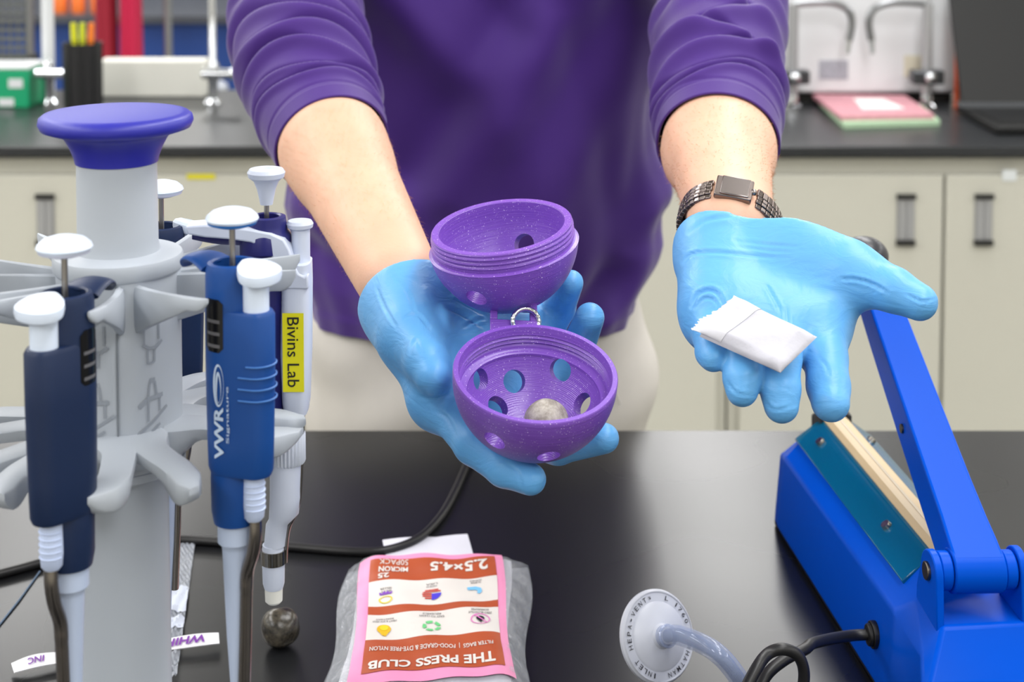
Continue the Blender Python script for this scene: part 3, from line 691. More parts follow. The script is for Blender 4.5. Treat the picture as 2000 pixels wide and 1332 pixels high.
Vg = creases(Vg, Ng, [
    ([(735, 560), (752, 600), (775, 640)], 3, .0006), ([(770, 540), (800, 580), (815, 640)], 3, .0005), ([(790, 620), (815, 615), (838, 640)], 2.8, .0008),
    ([(800, 690), (812, 665), (825, 690)], 3, .0006), ([(870, 600), (905, 615), (945, 640)], 3.5, .0010), ([(890, 585), (920, 600), (950, 618)], 3, .0009), ([(905, 640), (925, 628), (948, 622)], 3, .0009),
    ([(845, 800), (872, 815), (890, 850)], 3, .0006), ([(990, 905), (1010, 922), (1020, 950)], 3, .0006), ([(820, 775), (850, 778), (880, 770)], 3, .0007)])
gA = mk_np('glove', Vg, Fg, M_glove, person)
# ---- wristwatch
M_wt = mat('watch_steel', rgb(150, 142, 140), .22, 1.0)
M_wtd = mat('watch_steel_dark', rgb(128, 118, 114), .28, 1.0)
wc = P(1425, 441, .982); ax = (wrB-elB).normalized(); ex = Vector((1, 0, 0)); ex = (ex-ax*ex.dot(ax)).normalized(); ez = ex.cross(ax)*1.0
if ez.z < 0: ez = -ez
tilt = Matrix.Rotation(math.radians(-10), 3, ez) @ Matrix.Rotation(math.radians(22), 3, ex)
wx, wz, wa = tilt @ ex, tilt @ ez, tilt @ ax
def ringp(a, r=0): return wc + wx*((.0310+r)*math.cos(a)) + wz*((.0315+r)*math.sin(a))
watch = mk('wristwatch', [ringp(0)], [], M_wt, person) if False else None
mbc = MB(); a0 = math.radians(84)
def frame(a):
    c = ringp(a); t = (ringp(a+.01)-ringp(a-.01)).normalized(); n = t.cross(wa).normalized()
    if n.dot(c-wc) < 0: n = -n
    return c, t, n
c, t, n = frame(a0); R3 = Matrix((t, wa, n)).transposed()
mbc.box((-.0115, -.0082, -.001), (.0115, .0082, .0035), R3, c)
watch = mbc.go('wristwatch', M_wtd, person, bevel=.0008, label='dark steel wristwatch on the bare wrist above the packet hand')
MB().box((-.0095, -.0074, .0034), (.0080, .0074, .0048), R3, c).go('clasp_cover', M_wt, watch, bevel=.0005)
MB().sphere(c+t*-.0120+n*.002, .0022, 12).go('crown', M_wt, watch)
nl = 50; link = None
for i in range(nl):
    a = 2*PI*(i+.5)/nl
    da = abs(math.atan2(math.sin(a-a0), math.cos(a-a0)))
    if da < .46: continue
    c, t, n = frame(a); R3 = Matrix((t, wa, n)).transposed()
    if link is None:
        mb = MB()
        for y0, y1, hh in ((-.0078, -.0046, .0016), (-.0044, -.0017, .0022), (-.0015, .0015, .0022), (.0017, .0044, .0022), (.0046, .0078, .0016)):
            off = .0005 if y0 in (-.0044, .0017) else 0
            mb.box((-.0019+off, y0, -.0012), (.0019+off, y1, hh))
        link = mb.go('link', M_wtd, watch, bevel=.0005); link.data.materials[0] = M_wtd
        o = link
    else: o = link.copy(); COL.objects.link(o)
    o.matrix_basis = Matrix.Translation(c) @ R3.to_4x4()
# fine blond hairs on the bare forearms
hr = random.Random(3); Nb = normals_np(Vb, Fb); pxb = pix_np(Vb)
hv = []; hf = []
for el_, wr_, c_ in ((elA, wrA, P(653, 296, 1.160)), (elB, wrB, P(1404, 296, 1.150))):
    axn = np.array((wr_-c_).normalized()); L_ = (wr_-c_).length; rel = (Vb-np.array(c_)); tt = rel@axn; rad = np.linalg.norm(rel-tt[:, None]*axn, axis=1)
    I = np.where((tt > 0.0) & (tt < L_*.82) & (rad < .06))[0]
    for i in hr.sample(list(I), min(len(I), 1100)):
        p = Vector(Vb[i]); n = Vector(Nb[i]); side = n.cross(Vector(axn)).normalized()
        d = (Vector(axn)*hr.uniform(.5, 1) + side*hr.uniform(-.5, .5) + n*hr.uniform(.2, .45)).normalized(); ln = hr.uniform(.004, .009); w = side*.00009
        q = p+d*ln*.5; r = q+(d-n*.35).normalized()*ln*.5; b = len(hv); hv += [p-w, p+w, q+w*.8, q-w*.8, r]
        hf += [(b, b+1, b+2, b+3), (b+3, b+2, b+4)]
mk('arm_hair', hv, hf, mat('blond_hair', rgb(205, 160, 110), .5), person, sharp=None, kind='stuff')
# ------------------------------------------------------------------ the two printed half shells
def print_mat():
    m = bpy.data.materials.new('purple_print'); m.use_nodes = True; N = m.node_tree.nodes; L = m.node_tree.links; b = N['Principled BSDF']
    tc = N.new('ShaderNodeTexCoord')
    b.inputs['Roughness'].default_value = .34; b.inputs['Specular IOR Level'].default_value = .6
    n = N.new('ShaderNodeTexNoise'); n.inputs['Scale'].default_value = 1500; n.inputs['Detail'].default_value = 0; L.new(tc.outputs['Object'], n.inputs[0])
    cr = N.new('ShaderNodeValToRGB'); cr.color_ramp.elements[0].position = .76; cr.color_ramp.elements[0].color = rgb(122, 78, 184); cr.color_ramp.elements[1].position = .81; cr.color_ramp.elements[1].color = (.75, .62, .9, 1)
    L.new(n.outputs['Fac'], cr.inputs[0]); L.new(cr.outputs[0], b.inputs['Base Color'])
    wv = N.new('ShaderNodeTexWave'); wv.bands_direction = 'Z'; wv.inputs['Scale'].default_value = 420; wv.inputs['Distortion'].default_value = .6; wv.inputs['Detail'].default_value = 1; L.new(tc.outputs['Object'], wv.inputs[0])
    n2 = N.new('ShaderNodeTexNoise'); n2.inputs['Scale'].default_value = 60; mp = N.new('ShaderNodeMapping'); mp.inputs['Scale'].default_value = (.4, .4, 14); L.new(tc.outputs['Object'], mp.inputs[0]); L.new(mp.outputs[0], n2.inputs[0])
    b1 = N.new('ShaderNodeBump'); b1.inputs['Strength'].default_value = .35; b1.inputs['Distance'].default_value = .0002; L.new(wv.outputs['Fac'], b1.inputs['Height'])
    b2 = N.new('ShaderNodeBump'); b2.inputs['Strength'].default_value = .35; b2.inputs['Distance'].default_value = .0006; L.new(n2.outputs['Fac'], b2.inputs['Height']); L.new(b1.outputs[0], b2.inputs['Normal'])
    L.new(b2.outputs[0], b.inputs['Normal']); return m
M_print = print_mat()
RS = .046
def ray(px, py): return (P(px, py, 1.0)-Vector((0, 0, CAMZ))).normalized()
def hit(px, py, C, R, far=True):
    o = Vector((0, 0, CAMZ)); d = ray(px, py); oc = o-C; b = oc.dot(d); c = oc.dot(oc)-R*R; q = b*b-c
    q = math.sqrt(max(q, 0)); return (o+d*(-b+q if far else -b-q)-C).normalized()
def shell(name, label, C, tiltx, tilty, prof, holes, parent):
    """lathed shell, holes cut radially"""
    Rm = Matrix.Rotation(tilty, 4, 'Y') @ Matrix.Rotation(tiltx, 4, 'X')
    o = MB().lathe(prof, 160, closed=True).go(name, M_print, None, sharp=40)
    cut = MB()
    Ri = Rm.to_3x3().inverted()
    for (px, py, far, r) in holes:
        d = Ri @ hit(px, py, C, .041 if far else RS, far)
        if d.z > -.12: continue
        cut.cyl(d*.030, d*.056, r, n=40)
    co = cut.go('cutter', M_print)
    for k in range(1):
        b = o.modifiers.new('b', 'BOOLEAN'); b.operation = 'DIFFERENCE'; b.solver = 'EXACT'; b.use_self = True; b.object = co
    bpy.context.view_layer.update()
    me = bpy.data.meshes.new_from_object(o.evaluated_get(bpy.context.evaluated_depsgraph_get()))
    me.name = name; o.modifiers.clear(); old = o.data; o.data = me; bpy.data.meshes.remove(old)
    cm = co.data; bpy.data.objects.remove(co); bpy.data.meshes.remove(cm)
    me.polygons.foreach_set('use_smooth', [True]*len(me.polygons)); me.set_sharp_from_angle(angle=math.radians(35))
    o.matrix_world = Matrix.Translation(C) @ Rm
    return o, Rm
def arc_pts(R, z0, z1, n):
    """profile points of a sphere of radius R between heights z0 > z1 (towards the pole)"""
    a0 = math.asin(max(-1, min(1, z0/R))); a1 = math.asin(max(-1, min(1, z1/R)))
    return [(max(R*math.cos(a0+(a1-a0)*i/n), .0), R*math.sin(a0+(a1-a0)*i/n)) for i in range(n+1)]
CL = P(1045, 735, .868); CU = P(982, 462, .950)
# lower half: female thread inside a plain rim
outer = arc_pts(RS, 0, -RS+.00002, 28); outer[-1] = (.0004, -RS)
inner = list(reversed(arc_pts(.0400, -.0125, -.03999, 24))); inner[0] = (.0004, -.0400)
thr = [(.0375, -.0125), (.0375, -.0112), (.0413, -.0098)]
for k in range(3): z = -.0088+k*.0026; thr += [(.0414, z), (.0420, z+.0007), (.0426, z+.0013), (.0420, z+.0019)]
thr += [(.0428, .0020), (.0430, .0032), (.0456, .0032), (.0460, .0026)]
lowp = outer + inner + thr[0:]
LH = [(935, 742, True, .0064), (1003, 745, True, .0066), (1096, 723, True, .0066), (970, 797, True, .0066), (1076, 803, True, .0066), (1140, 790, True, .0064), (965, 862, False, .0064), (1072, 893, False, .0064), (1180, 730, True, .006)]
lo_o, RmL = shell('half_shell', '', CL, math.radians(17), math.radians(4), lowp, LH, None)
tag(lo_o, 'lower purple perforated half shell with an internal thread, holding a grey stone', 'half shell', 'purple printed half shells')
outer = arc_pts(RS, -.006, -RS+.00002, 28); outer[-1] = (.0004, -RS)
inner = list(reversed(arc_pts(.0385, -.001, -.03849, 24))); inner[0] = (.0004, -.0385)
upp = outer + inner + [(.0384, .0065), (.0388, .0070), (.0428, .0070), (.0432, .0064)]
for k in range(3): z = .0050-k*.0028; upp += [(.0431, z), (.0437, z-.0007), (.0438, z-.0013), (.0431, z-.0020)]
upp += [(.0430, -.0045), (.0450, -.0050), (.0460, -.0056)]
UH = [(1027, 478, True, .0066), (930, 583, False, .0066), (1037, 600, False, .0064), (872, 585, False, .0062), (960, 475, True, .0001)]
UH = [h for h in UH if h[3] > .001]
up_o, RmU = shell('half_shell', '', CU, math.radians(9), math.radians(-7), upp, UH, None)
tag(up_o, 'upper purple perforated half shell with threads outside its rim, nearest the shirt', 'half shell', 'purple printed half shells')
# lug on the lower shell and the wire ring joining both
tc_ = P(1003, 617, .930); 
lug = MB(); ux = (P(1050, 632, .93)-P(962, 628, .93)).normalized(); uy = Vector((0, .80, .60)).normalized(); uz = ux.cross(uy)
def L3(x, y, z): return tc_+ux*x+uy*y+uz*z
def bar(mb, x0, x1, y0, y1, z0, z1):
    mb.add([L3(*v) for v in ((x0,y0,z0),(x1,y0,z0),(x1,y1,z0),(x0,y1,z0),(x0,y0,z1),(x1,y0,z1),(x1,y1,z1),(x0,y1,z1))], [(0,3,2,1),(4,5,6,7),(0,1,5,4),(1,2,6,5),(2,3,7,6),(3,0,4,7)])
lug2 = MB()
bar(lug2, -.0140, .0140, -.014, -.0052, -.0035, .0035); bar(lug2, -.0140, -.0096, -.0052, .0050, -.0035, .0035); bar(lug2, .0096, .0140, -.0052, .0050, -.0035, .0035); bar(lug2, -.0140, .0140, .0050, .0092, -.0035, .0035)
lugo = lug2.go('lug', M_print, None, bevel=.0006); lugo.parent = lo_o; lugo.matrix_parent_inverse = (Matrix.Translation(CL) @ RmL).inverted()
rc = P(1027, 628, .922); r1 = Vector((.94, .25, -.10)).normalized(); r2 = Vector((.0, .35, .93)).normalized()
for k_ in range(1):
    pts = [rc + r1*(.0080*math.cos(a)) + r2*(.0074*math.sin(a)) for a in [2*PI*j/60 for j in range(60)]]
    n3 = r1.cross(r2).normalized(); rg = MB()
    rg.tube(pts, [.0015+.00012*math.sin(20*2*PI*j/60) for j in range(60)], 12, closed=True)
    tag(rg.go('link_ring', M_chrome), 'twisted steel wire ring linking the two purple half shells', 'ring')
def stone(name, C, r, label, m, seed):
    rn = random.Random(seed); mb = MB().sphere((0, 0, 0), r, 40); fr = [(rn.uniform(-1, 1), rn.uniform(-1, 1), rn.uniform(-1, 1), rn.uniform(0, 6)) for _ in range(5)]
    mb.V = [C + v*(1+sum(.022*math.sin(2.2*(v/r).dot(Vector(f_[:3]))*2+f_[3]) for f_ in fr)) for v in mb.V]
    o = mb.go(name, m); return tag(o, label, 'stone')
def stone_mat(name, c1, c2, rough):
    m = bpy.data.materials.new(name); m.use_nodes = True; N = m.node_tree.nodes; L = m.node_tree.links; b = N['Principled BSDF']; tc = N.new('ShaderNodeTexCoord')
    n = N.new('ShaderNodeTexNoise'); n.inputs['Scale'].default_value = 130; n.inputs['Detail'].default_value = 8; n.inputs['Roughness'].default_value = .7; L.new(tc.outputs['Object'], n.inputs[0])
    cr = N.new('ShaderNodeValToRGB'); cr.color_ramp.elements[0].position = .4; cr.color_ramp.elements[0].color = c1; cr.color_ramp.elements[1].position = .66; cr.color_ramp.elements[1].color = c2
    L.new(n.outputs['Fac'], cr.inputs[0]); L.new(cr.outputs[0], b.inputs['Base Color']); b.inputs['Roughness'].default_value = rough
    bp = N.new('ShaderNodeBump'); bp.inputs['Strength'].default_value = .3; bp.inputs['Distance'].default_value = .0006; L.new(n.outputs['Fac'], bp.inputs['Height']); L.new(bp.outputs[0], b.inputs['Normal']); return m
ds = RmL.to_3x3() @ (RmL.to_3x3().inverted() @ hit(1066, 815, CL, .034, True))
stone('stone', CL + hit(1066, 826, CL, .0265, True)*.0265, .0130, 'pale grey round stone inside the lower purple half shell', stone_mat('pale_stone', rgb(128, 120, 110), rgb(190, 184, 174), .6), 3)
bs = BP(548, 1262); stone('stone', Vector((bs.x, bs.y, .9+.0132)), .0134, 'dark grey polished stone on the black bench beside the pipettes', stone_mat('dark_stone', rgb(30, 28, 25), rgb(84, 78, 67), .22), 8)
# ------------------------------------------------------------------ paper packet on the open glove
M_paper = mat('filter_paper', rgb(206, 206, 214), .8, noise=.02, nscale=30, bump=.5, bscale=120, bdist=.001, sub=.08, subr=(1, 1, 1), subscale=.003)
pk = [P(1350, 650, .862), P(1437, 583, .876), P(1596, 658, .852), P(1524, 728, .828)]
pt = thing('packet', 'small white folded paper packet lying on the fingers of the open glove', 'packet', pk[0])
pnrm = (pk[2]-pk[0]).cross(pk[1]-pk[0]).normalized()
if pnrm.z < 0: pnrm = -pnrm
def pkp(u, v, off):   # u: flap side -> far corner side, v: upper edge -> lower edge
    A = pk[1].lerp(pk[0], v); B = pk[2].lerp(pk[3], v); p = A.lerp(B, u)
    e = min(1, min(u, 1-u)*7)*min(1, min(v, 1-v)*6)
    h = .0055*math.sqrt(max(e, 0)) + .0009*math.sin(u*9+v*5)*e + .0016*math.exp(-((u-.93)**2+(v-.9)**2)*60)
    return p + pnrm*(off*h)
mb = MB().grid(lambda u, v: pkp(.10+.90*u, v, 1), 50, 36); mb2 = MB().grid(lambda u, v: pkp(.10+.90*u, v, -.25), 50, 36)
n_ = len(mb.V); mb.add(mb2.V, [tuple(reversed(f_)) for f_ in mb2.F])
bo = [i for i in range(51)] + [51*j+50 for j in range(1, 37)] + [51*36+i for i in range(49, -1, -1)] + [51*j for j in range(35, 0, -1)]
mb.F += [(bo[i], bo[i]+n_, bo[(i+1) % len(bo)]+n_, bo[(i+1) % len(bo)]) for i in range(len(bo))]
mb.go('pouch', mat('packet_paper_shaded', rgb(190, 190, 200), .8, noise=.03, nscale=30, bump=.6, bscale=110, bdist=.0012), pt, sharp=60)  # pouch darker than the flap: its pillow shading put into the paper colour
fl = MB(); rr = random.Random(5); jag = [rr.uniform(-.02, .02) for _ in range(40)]
def flp(u, v, k):
    j = jag[int(v*38)]*(1-u)+.03*math.sin(v*7)*(1-u)
    return pkp(-.03+j+.36*u, v*.98, 1) + pnrm*(.0002+k*.0003+.0007*(1-u)+.0012*math.sin(v*6+1)*(1-u))
top = MB().grid(lambda u, v: flp(u, v, 1), 14, 34).V; bot = MB().grid(lambda u, v: flp(u, v, 0), 14, 34); n_ = len(top)
fl.add(top, bot.F); fl.add(bot.V, [tuple(reversed(f_)) for f_ in bot.F])
bo = [i for i in range(15)] + [15*j+14 for j in range(1, 35)] + [15*34+i for i in range(13, -1, -1)] + [15*j for j in range(33, 0, -1)]
fl.F += [(bo[i], bo[i]+n_, bo[(i+1) % len(bo)]+n_, bo[(i+1) % len(bo)]) for i in range(len(bo))]
fl.go('folded_flap', M_paper, pt, sharp=60)
# ------------------------------------------------------------------ bag of filter bags on the bench
def film_mat(name, col, tr, rough, a):
    m = bpy.data.materials.new(name); m.use_nodes = True; N = m.node_tree.nodes; L = m.node_tree.links; b = N['Principled BSDF']
    b.inputs['Base Color'].default_value = col; b.inputs['Roughness'].default_value = rough; b.inputs['Alpha'].default_value = a; b.inputs['Specular IOR Level'].default_value = .8
    tc = N.new('ShaderNodeTexCoord'); n = N.new('ShaderNodeTexNoise'); n.inputs['Scale'].default_value = 90; n.inputs['Detail'].default_value = 3; n.inputs['Distortion'].default_value = 1.5; L.new(tc.outputs['Object'], n.inputs[0])
    bp = N.new('ShaderNodeBump'); bp.inputs['Strength'].default_value = .8; bp.inputs['Distance'].default_value = .003; L.new(n.outputs['Fac'], bp.inputs['Height']); L.new(bp.outputs[0], b.inputs['Normal']); return m
M_film = film_mat('clear_film', rgb(225, 230, 238), 0, .12, .30)
M_nylon = mat('white_nylon', rgb(205, 205, 214), .6, noise=.05, nscale=60, bump=.5, bscale=200, bdist=.001)
pack = thing('filter_bag_pack', 'clear plastic packet of filter bags with a pink-bordered rust label, upside down', 'plastic bag', (-.055, 1.1, .9))
XL, XR, YN, YF = -.124, .012, .915, 1.160
def bag(u, v, o=0.):       # u left->right, v far->near
    x = XL+(XR-XL)*u + .003*math.sin(v*9)*(1 if u > .5 else -1)*(abs(u-.5)*2)**3; y = YF+(YN-YF)*v + (u-.5)*.006 + .0025*math.sin(u*7)*(1-v)**4
    ex_ = min(1, min(u, 1-u)*5.5); ey_ = min(1, min(v*13, (1-v)*5)); h = .0175*math.sin(ex_*PI/2)**.7*math.sin(max(ey_, 0)*PI/2)**.8
    h += .0007*math.sin(x*160+y*60)+.0005*math.sin(y*190-x*70)
    return Vector((x, y, max(.9022, .9022+h)+o))
nyl = MB().grid(lambda u, v: bag(.10+.8*u, .06+.9*v, -.0016), 30, 40)
nyl.go('bag_stack', M_nylon, pack)
fm = MB().grid(lambda u, v: bag(u, v, .0012*math.sin(u*43)*math.sin(v*51+u*9)*(0 if .1 < u < .9 else 1)+.0006), 60, 90)
fm.go('plastic_film', M_film, pack)
MB().grid(lambda u, v: Vector((bag(u, v).x, bag(u, v).y, .9008)), 20, 20).go('film_underside', M_film, pack)
TLc, TRc, BLc, BRc = (.085, .082), (.850, .050), (.150, .822), (.925, .780)
def lab(s, t, o=.0):       # s left->right, t far->near in the label
    t2 = t + .055*math.sin(s*PI*1.2-.4)*0 ; u = (TLc[0]*(1-s)+TRc[0]*s)*(1-t)+(BLc[0]*(1-s)+BRc[0]*s)*t; v = (TLc[1]*(1-s)+TRc[1]*s)*(1-t)+(BLc[1]*(1-s)+BRc[1]*s)*t
    return bag(u, v, .0014+o)
M_pink = mat('label_pink', rgb(240, 150, 192), .45); M_rust = mat('label_rust', rgb(176, 80, 42), .45); M_lw = mat('label_white', rgb(222, 217, 212), .45)
lb = MB().grid(lambda s, t: lab(s, t), 40, 50).go('label', M_pink, pack)
def band(t0, t1, m, name, s0=.075, s1=.945, o=.0004, nu=40, nv=14): return MB().grid(lambda a, b_: lab(s0+(s1-s0)*a, t0+(t1-t0)*b_, o), nu, nv).go(name, m, lb)
band(.045, .235, M_rust, 'rust_band'); band(.235, .44, M_lw, 'white_band'); band(.44, .50, M_rust, 'rust_band'); band(.50, .70, M_lw, 'white_band'); band(.70, .935, M_rust, 'rust_band')
def ltext(txt, s, t, wd, hg, m, name, bold=0., parent=None):
    mb = MB(); ptext(mb, txt, lambda x, y: lab(s-x, t+y, .0008), wd, hg, bold); return mb.go(name, m, lb)
ltext('THE PRESS CLUB', .50, .885, .78, .062, M_lw, 'print_title', .03); ltext('FILTER BAGS  |  FOOD-GRADE & DYE-FREE NYLON', .50, .775, .78, .036, M_lw, 'print_line', .01)
ltext('2.5×4.5', .69, .13, .40, .095, M_lw, 'print_size', .03); ltext('50PACK', .235, .075, .20, .042, M_lw, 'print_count'); ltext('MICRON', .235, .135, .20, .045, M_lw, 'print_micron', .03); ltext('25', .17, .195, .075, .05, M_lw, 'print_number', .03)
M_ink = mat('ink', rgb(40, 40, 44), .5)
for s, t, a, b_ in ((.82, .522, 'ZERO BLOWOUT', 'GUARANTEE'), (.50, .530, 'EASY TO CLEAN', 'REUSABLE'), (.19, .545, 'HEAT & SOLVENT', 'RESISTANT')):
    ltext(b_, s, t, .12, .014, M_ink, 'print_caption'); ltext(a, s, t+.021, .16, .014, M_ink, 'print_caption')
for s, t, a, b_ in ((.80, .262, 'SUPER', 'DURABLE'), (.50, .275, 'MADE IN', 'USA'), (.19, .30, 'BEST', 'SELLER')):
    ltext(b_, s, t, .08, .014, M_ink, 'print_caption'); ltext(a, s, t+.021, .07, .014, M_ink, 'print_caption')
def disc(s, t, r0, r1, m, name, a0=0, a1=2*PI, asp=.66, n=36, o=.0009):
    mb = MB(); V = []; 
    for i in range(n+1):
        a = a0+(a1-a0)*i/n; V += [lab(s+r0*math.cos(a), t+asp*r0*math.sin(a), o), lab(s+r1*math.cos(a), t+asp*r1*math.sin(a), o)]
    mb.add(V, [(2*i, 2*i+1, 2*i+3, 2*i+2) for i in range(n)]); return mb.go(name, m, lb)
def poly(pts, m, name, o=.0009):
    mb = MB(); mb.add([lab(s, t, o) for s, t in pts], [tuple(range(len(pts)))]); return mb.go(name, m, lb)
M_yel = mat('print_yellow', rgb(228, 205, 40), .5); M_pur = mat('print_purple', rgb(128, 70, 180), .5); M_red = mat('print_red', rgb(205, 70, 50), .5); M_blu = mat('print_blue', rgb(75, 60, 205), .5)
M_grn = mat('print_green', rgb(110, 200, 130), .5); M_sky = mat('print_sky', rgb(120, 190, 235), .5); M_mag = mat('print_magenta', rgb(220, 120, 190), .5); M_gold = mat('print_gold', rgb(230, 180, 30), .5)
disc(.19, .395, .036, .046, M_yel, 'icon_ring'); poly([(.15, .350), (.145, .325), (.165, .337), (.178, .318), (.19, .335), (.203, .318), (.215, .337), (.235, .325), (.23, .350)], M_pur, 'icon_crown')
def hstripe(t, hh, s0, s1, m, nm, R=.065, sc=.50, tcx=.365): 
    poly([(s0, t-hh), (s1, t-hh), (s1, t+hh), (s0, t+hh)], m, nm)
for k in range(5):
    dt = (k-2)*.016; hw_ = math.sqrt(max(0, 1-(dt/.045)**2))*.065
    hstripe(.365+dt, .0045, .50-hw_, .50+(hw_ if k < 2 else 0.0), M_red, 'icon_flag_stripe')
V_ = [(.50, .365)] + [(.50+.065*math.cos(a), .365+.045*math.sin(a)) for a in [PI/2*i/10 for i in range(11)]]
poly(V_, M_blu, 'icon_flag_canton')
poly([(.74, .330), (.80, .322), (.835, .335), (.84, .36), (.825, .375), (.805, .372), (.812, .355), (.795, .348), (.745, .352)], M_sky, 'icon_durable')
for k in range(5): disc(.50, .625, .035, .060, M_grn, 'icon_recycle', k*2*PI/5+.15, (k+1)*2*PI/5-.2, n=8)
disc(.82, .595, .058, .066, M_mag, 'icon_prohibition'); disc(.82, .588, 0, .028, M_ink, 'icon_blob', o=.0010); poly([(.776, .565), (.784, .560), (.866, .628), (.858, .632)], M_mag, 'icon_slash', .0012); poly([(.80, .60), (.84, .60), (.82, .628)], M_ink, 'icon_blob_tail', .0010)
disc(.19, .625, 0, .046, M_gold, 'icon_flame'); poly([(.15, .635), (.23, .635), (.205, .675), (.18, .668)], M_gold, 'icon_flame_tip'); disc(.19, .618, 0, .028, M_yel, 'icon_flame_core', o=.0011)
# loose white filter bag sticking out behind the pack
fb = [BP(747, 1056), BP(913, 1047), BP(935, 1120), BP(760, 1120)]
def fbp(u, v):
    p = (fb[0]*(1-u)+fb[1]*u)*(1-v)+(fb[3]*(1-u)+fb[2]*u)*v; return Vector((p.x, p.y, .9006+.0012*abs(math.sin(u*5+v*2))))
mb = MB().grid(fbp, 24, 12); n_ = len(mb.V); mb.add([v-Vector((0, 0, .0005)) for v in mb.V], [tuple(reversed(f_)) for f_ in mb.F]); 
mb.go('filter_bag', mat('white_cloth', rgb(214, 214, 226), .7, noise=.05, nscale=60)); tag(bpy.data.objects['filter_bag'], 'empty white filter bag tucked under the far end of the labelled plastic pack', 'bag')
# ------------------------------------------------------------------ clear wrapper and printed tear strip behind the pipette stand
wb = [BP(318, 1064), BP(381, 1066), BP(345, 1332), BP(262, 1332)]
def wbp(u, v):
    p = (wb[0]*(1-u)+wb[1]*u)*(1-v)+(wb[3]*(1-u)+wb[2]*u)*v; h = .0035*abs(math.sin(v*37+u*5)*math.sin(u*11+v*13))*(.2+v) + .0015*abs(math.sin(v*71-u*23))
    return Vector((p.x, p.y, .9010+h))
wr = thing('plastic_wrapper', 'crumpled clear plastic wrapper on the bench just behind the pipette stand', 'wrapper', (wb[0].x, wb[0].y, .9))
MB().grid(wbp, 24, 120).go('film', film_mat('wrapper_film', rgb(205, 212, 224), 0, .10, .5), wr)
for v0, v1 in ((.37, .56), (.60, .68)):
    MB().grid(lambda u, v: wbp(u, v0+(v1-v0)*v)+Vector((0, 0, .0007)), 14, 10).go('write_on_patch', mat('patch_white', rgb(198, 205, 220), .6), wr)
for i, (s0, s1) in enumerate((((22, 1311), (95, 1296)), ((318, 1269), (428, 1264)))): pass
sp = [BP(25, 1318), BP(95, 1303), BP(205, 1288), BP(318, 1274), BP(428, 1262)]
cs = catmull([tuple(p) for p in sp], 60); cs = [Vector(c) for c in cs]
def stp(x, y):   # x along 0..1, y across -.5...5
    i = min(58, max(0, int(x*59))); f_ = x*59-i; c = cs[i].lerp(cs[i+1], f_); t = (cs[i+1]-cs[i]).normalized(); n = Vector((-t.y, t.x, 0))
    return Vector((c.x, c.y, .9048+.0014*abs(math.sin(x*8.5)))) + n*(y*.0135) + Vector((0, 0, .002*y*math.sin(x*9)))
mb = MB().grid(lambda u, v: stp(u, v-.5), 60, 4); n_ = len(mb.V); mb.add([v-Vector((0, 0, .0005)) for v in mb.V], [tuple(reversed(f_)) for f_ in mb.F])
ts = thing('tear_strip', 'white tear strip with purple lettering passing behind the pipette stand', 'strip', (cs[0].x, cs[0].y, .9)); mb.go('strip', mat('strip_white', rgb(225, 225, 230), .5), ts)
mb = MB(); LL = sum((cs[i+1]-cs[i]).length for i in range(59))
ptext(mb, 'WHIRL', lambda x, y: stp(.835-x, -y+.0)+Vector((0, 0, .0009)), .20, .62, .03, .2)
mb.go('strip_print', mat('print_violet', rgb(112, 40, 150), .5), ts); mb = MB(); ptext(mb, 'PAK', lambda x, y: stp(.60-x, -y)+Vector((0, 0, .0009)), .12, .62, .03, .2); mb.go('strip_print', mat('print_violet', rgb(112, 40, 150), .5), ts); mb = MB(); ptext(mb, 'INC', lambda x, y: stp(.17-x, -y)+Vector((0, 0, .0009)), .12, .5, .02, .2)
mb.go('strip_print', mat('print_violet', rgb(112, 40, 150), .5), ts)
w0, w1 = BP(-12, 1236), BP(78, 1118)
tag(MB().tube([Vector((w0.x, w0.y, .9008)), Vector((w0.x*.5+w1.x*.5+.001, w0.y*.5+w1.y*.5, .9010)), Vector((w1.x, w1.y, .9008))], .0007, 8).go('thin_wire', mat('wire_blue_grey', rgb(92, 112, 136), .5)), 'thin blue-grey wire lying straight on the bench at the left edge', 'wire')
# ------------------------------------------------------------------ black cable on the bench
cp = [(-60, 1145), (0, 1130), (80, 1108), (180, 1075), (320, 1062), (440, 1068), (560, 1076), (690, 1086), (760, 1082), (820, 1058), (862, 1015), (890, 965), (912, 915), (935, 872), (950, 848)]
pts = [BP(*q) for q in cp]; pts = [Vector((p.x, p.y, .9035)) for p in pts]; cpts = catmull([tuple(p) for p in pts], 160)
tag(MB().tube(cpts, .0034, 12).go('power_cable', mat('rubber_black', rgb(24, 24, 26), .4)), 'thin black cable curving across the bench behind the plastic pack', 'cable')
# ------------------------------------------------------------------ disc filter with its tube
M_mem = mat('translucent_white', rgb(196, 200, 212), .35, sub=.2, subr=(1, 1, 1), subscale=.01, spec=.6)
hc_ = P(1283, 1240, 1.033); ft = thing('disc_filter', 'round translucent vent filter with printed rim leaning on the bench', 'filter', (hc_.x, hc_.y, .9))
ang = math.radians(34); tl = math.radians(24)
nz = Vector((math.sin(ang)*math.cos(tl), -math.cos(ang)*math.cos(tl), math.sin(tl))); nx_ = Vector((math.cos(ang), math.sin(ang), 0)); ny_ = nz.cross(nx_)
MF = Matrix((nx_, ny_, nz)).transposed().to_4x4(); MF.translation = Vector((hc_.x, hc_.y, .9+.0285))
RF = .0292
MB().lathe([(0, -.005), (.012, -.005), (.024, -.0025), (RF-.001, -.0022), (RF, -.001), (RF, .001), (RF-.001, .0022), (.0215, .0026), (.0200, .0040), (.008, .0062), (.0055, .009), (.005, .012), (0, .012)], 72, MF).go('housing', M_mem, ft)
MB().lathe([(.0268, .0022), (.0272, .0029), (.0278, .0029), (.0282, .0022)], 72, MF).go('rim_bead', M_mem, ft)
mb = MB()
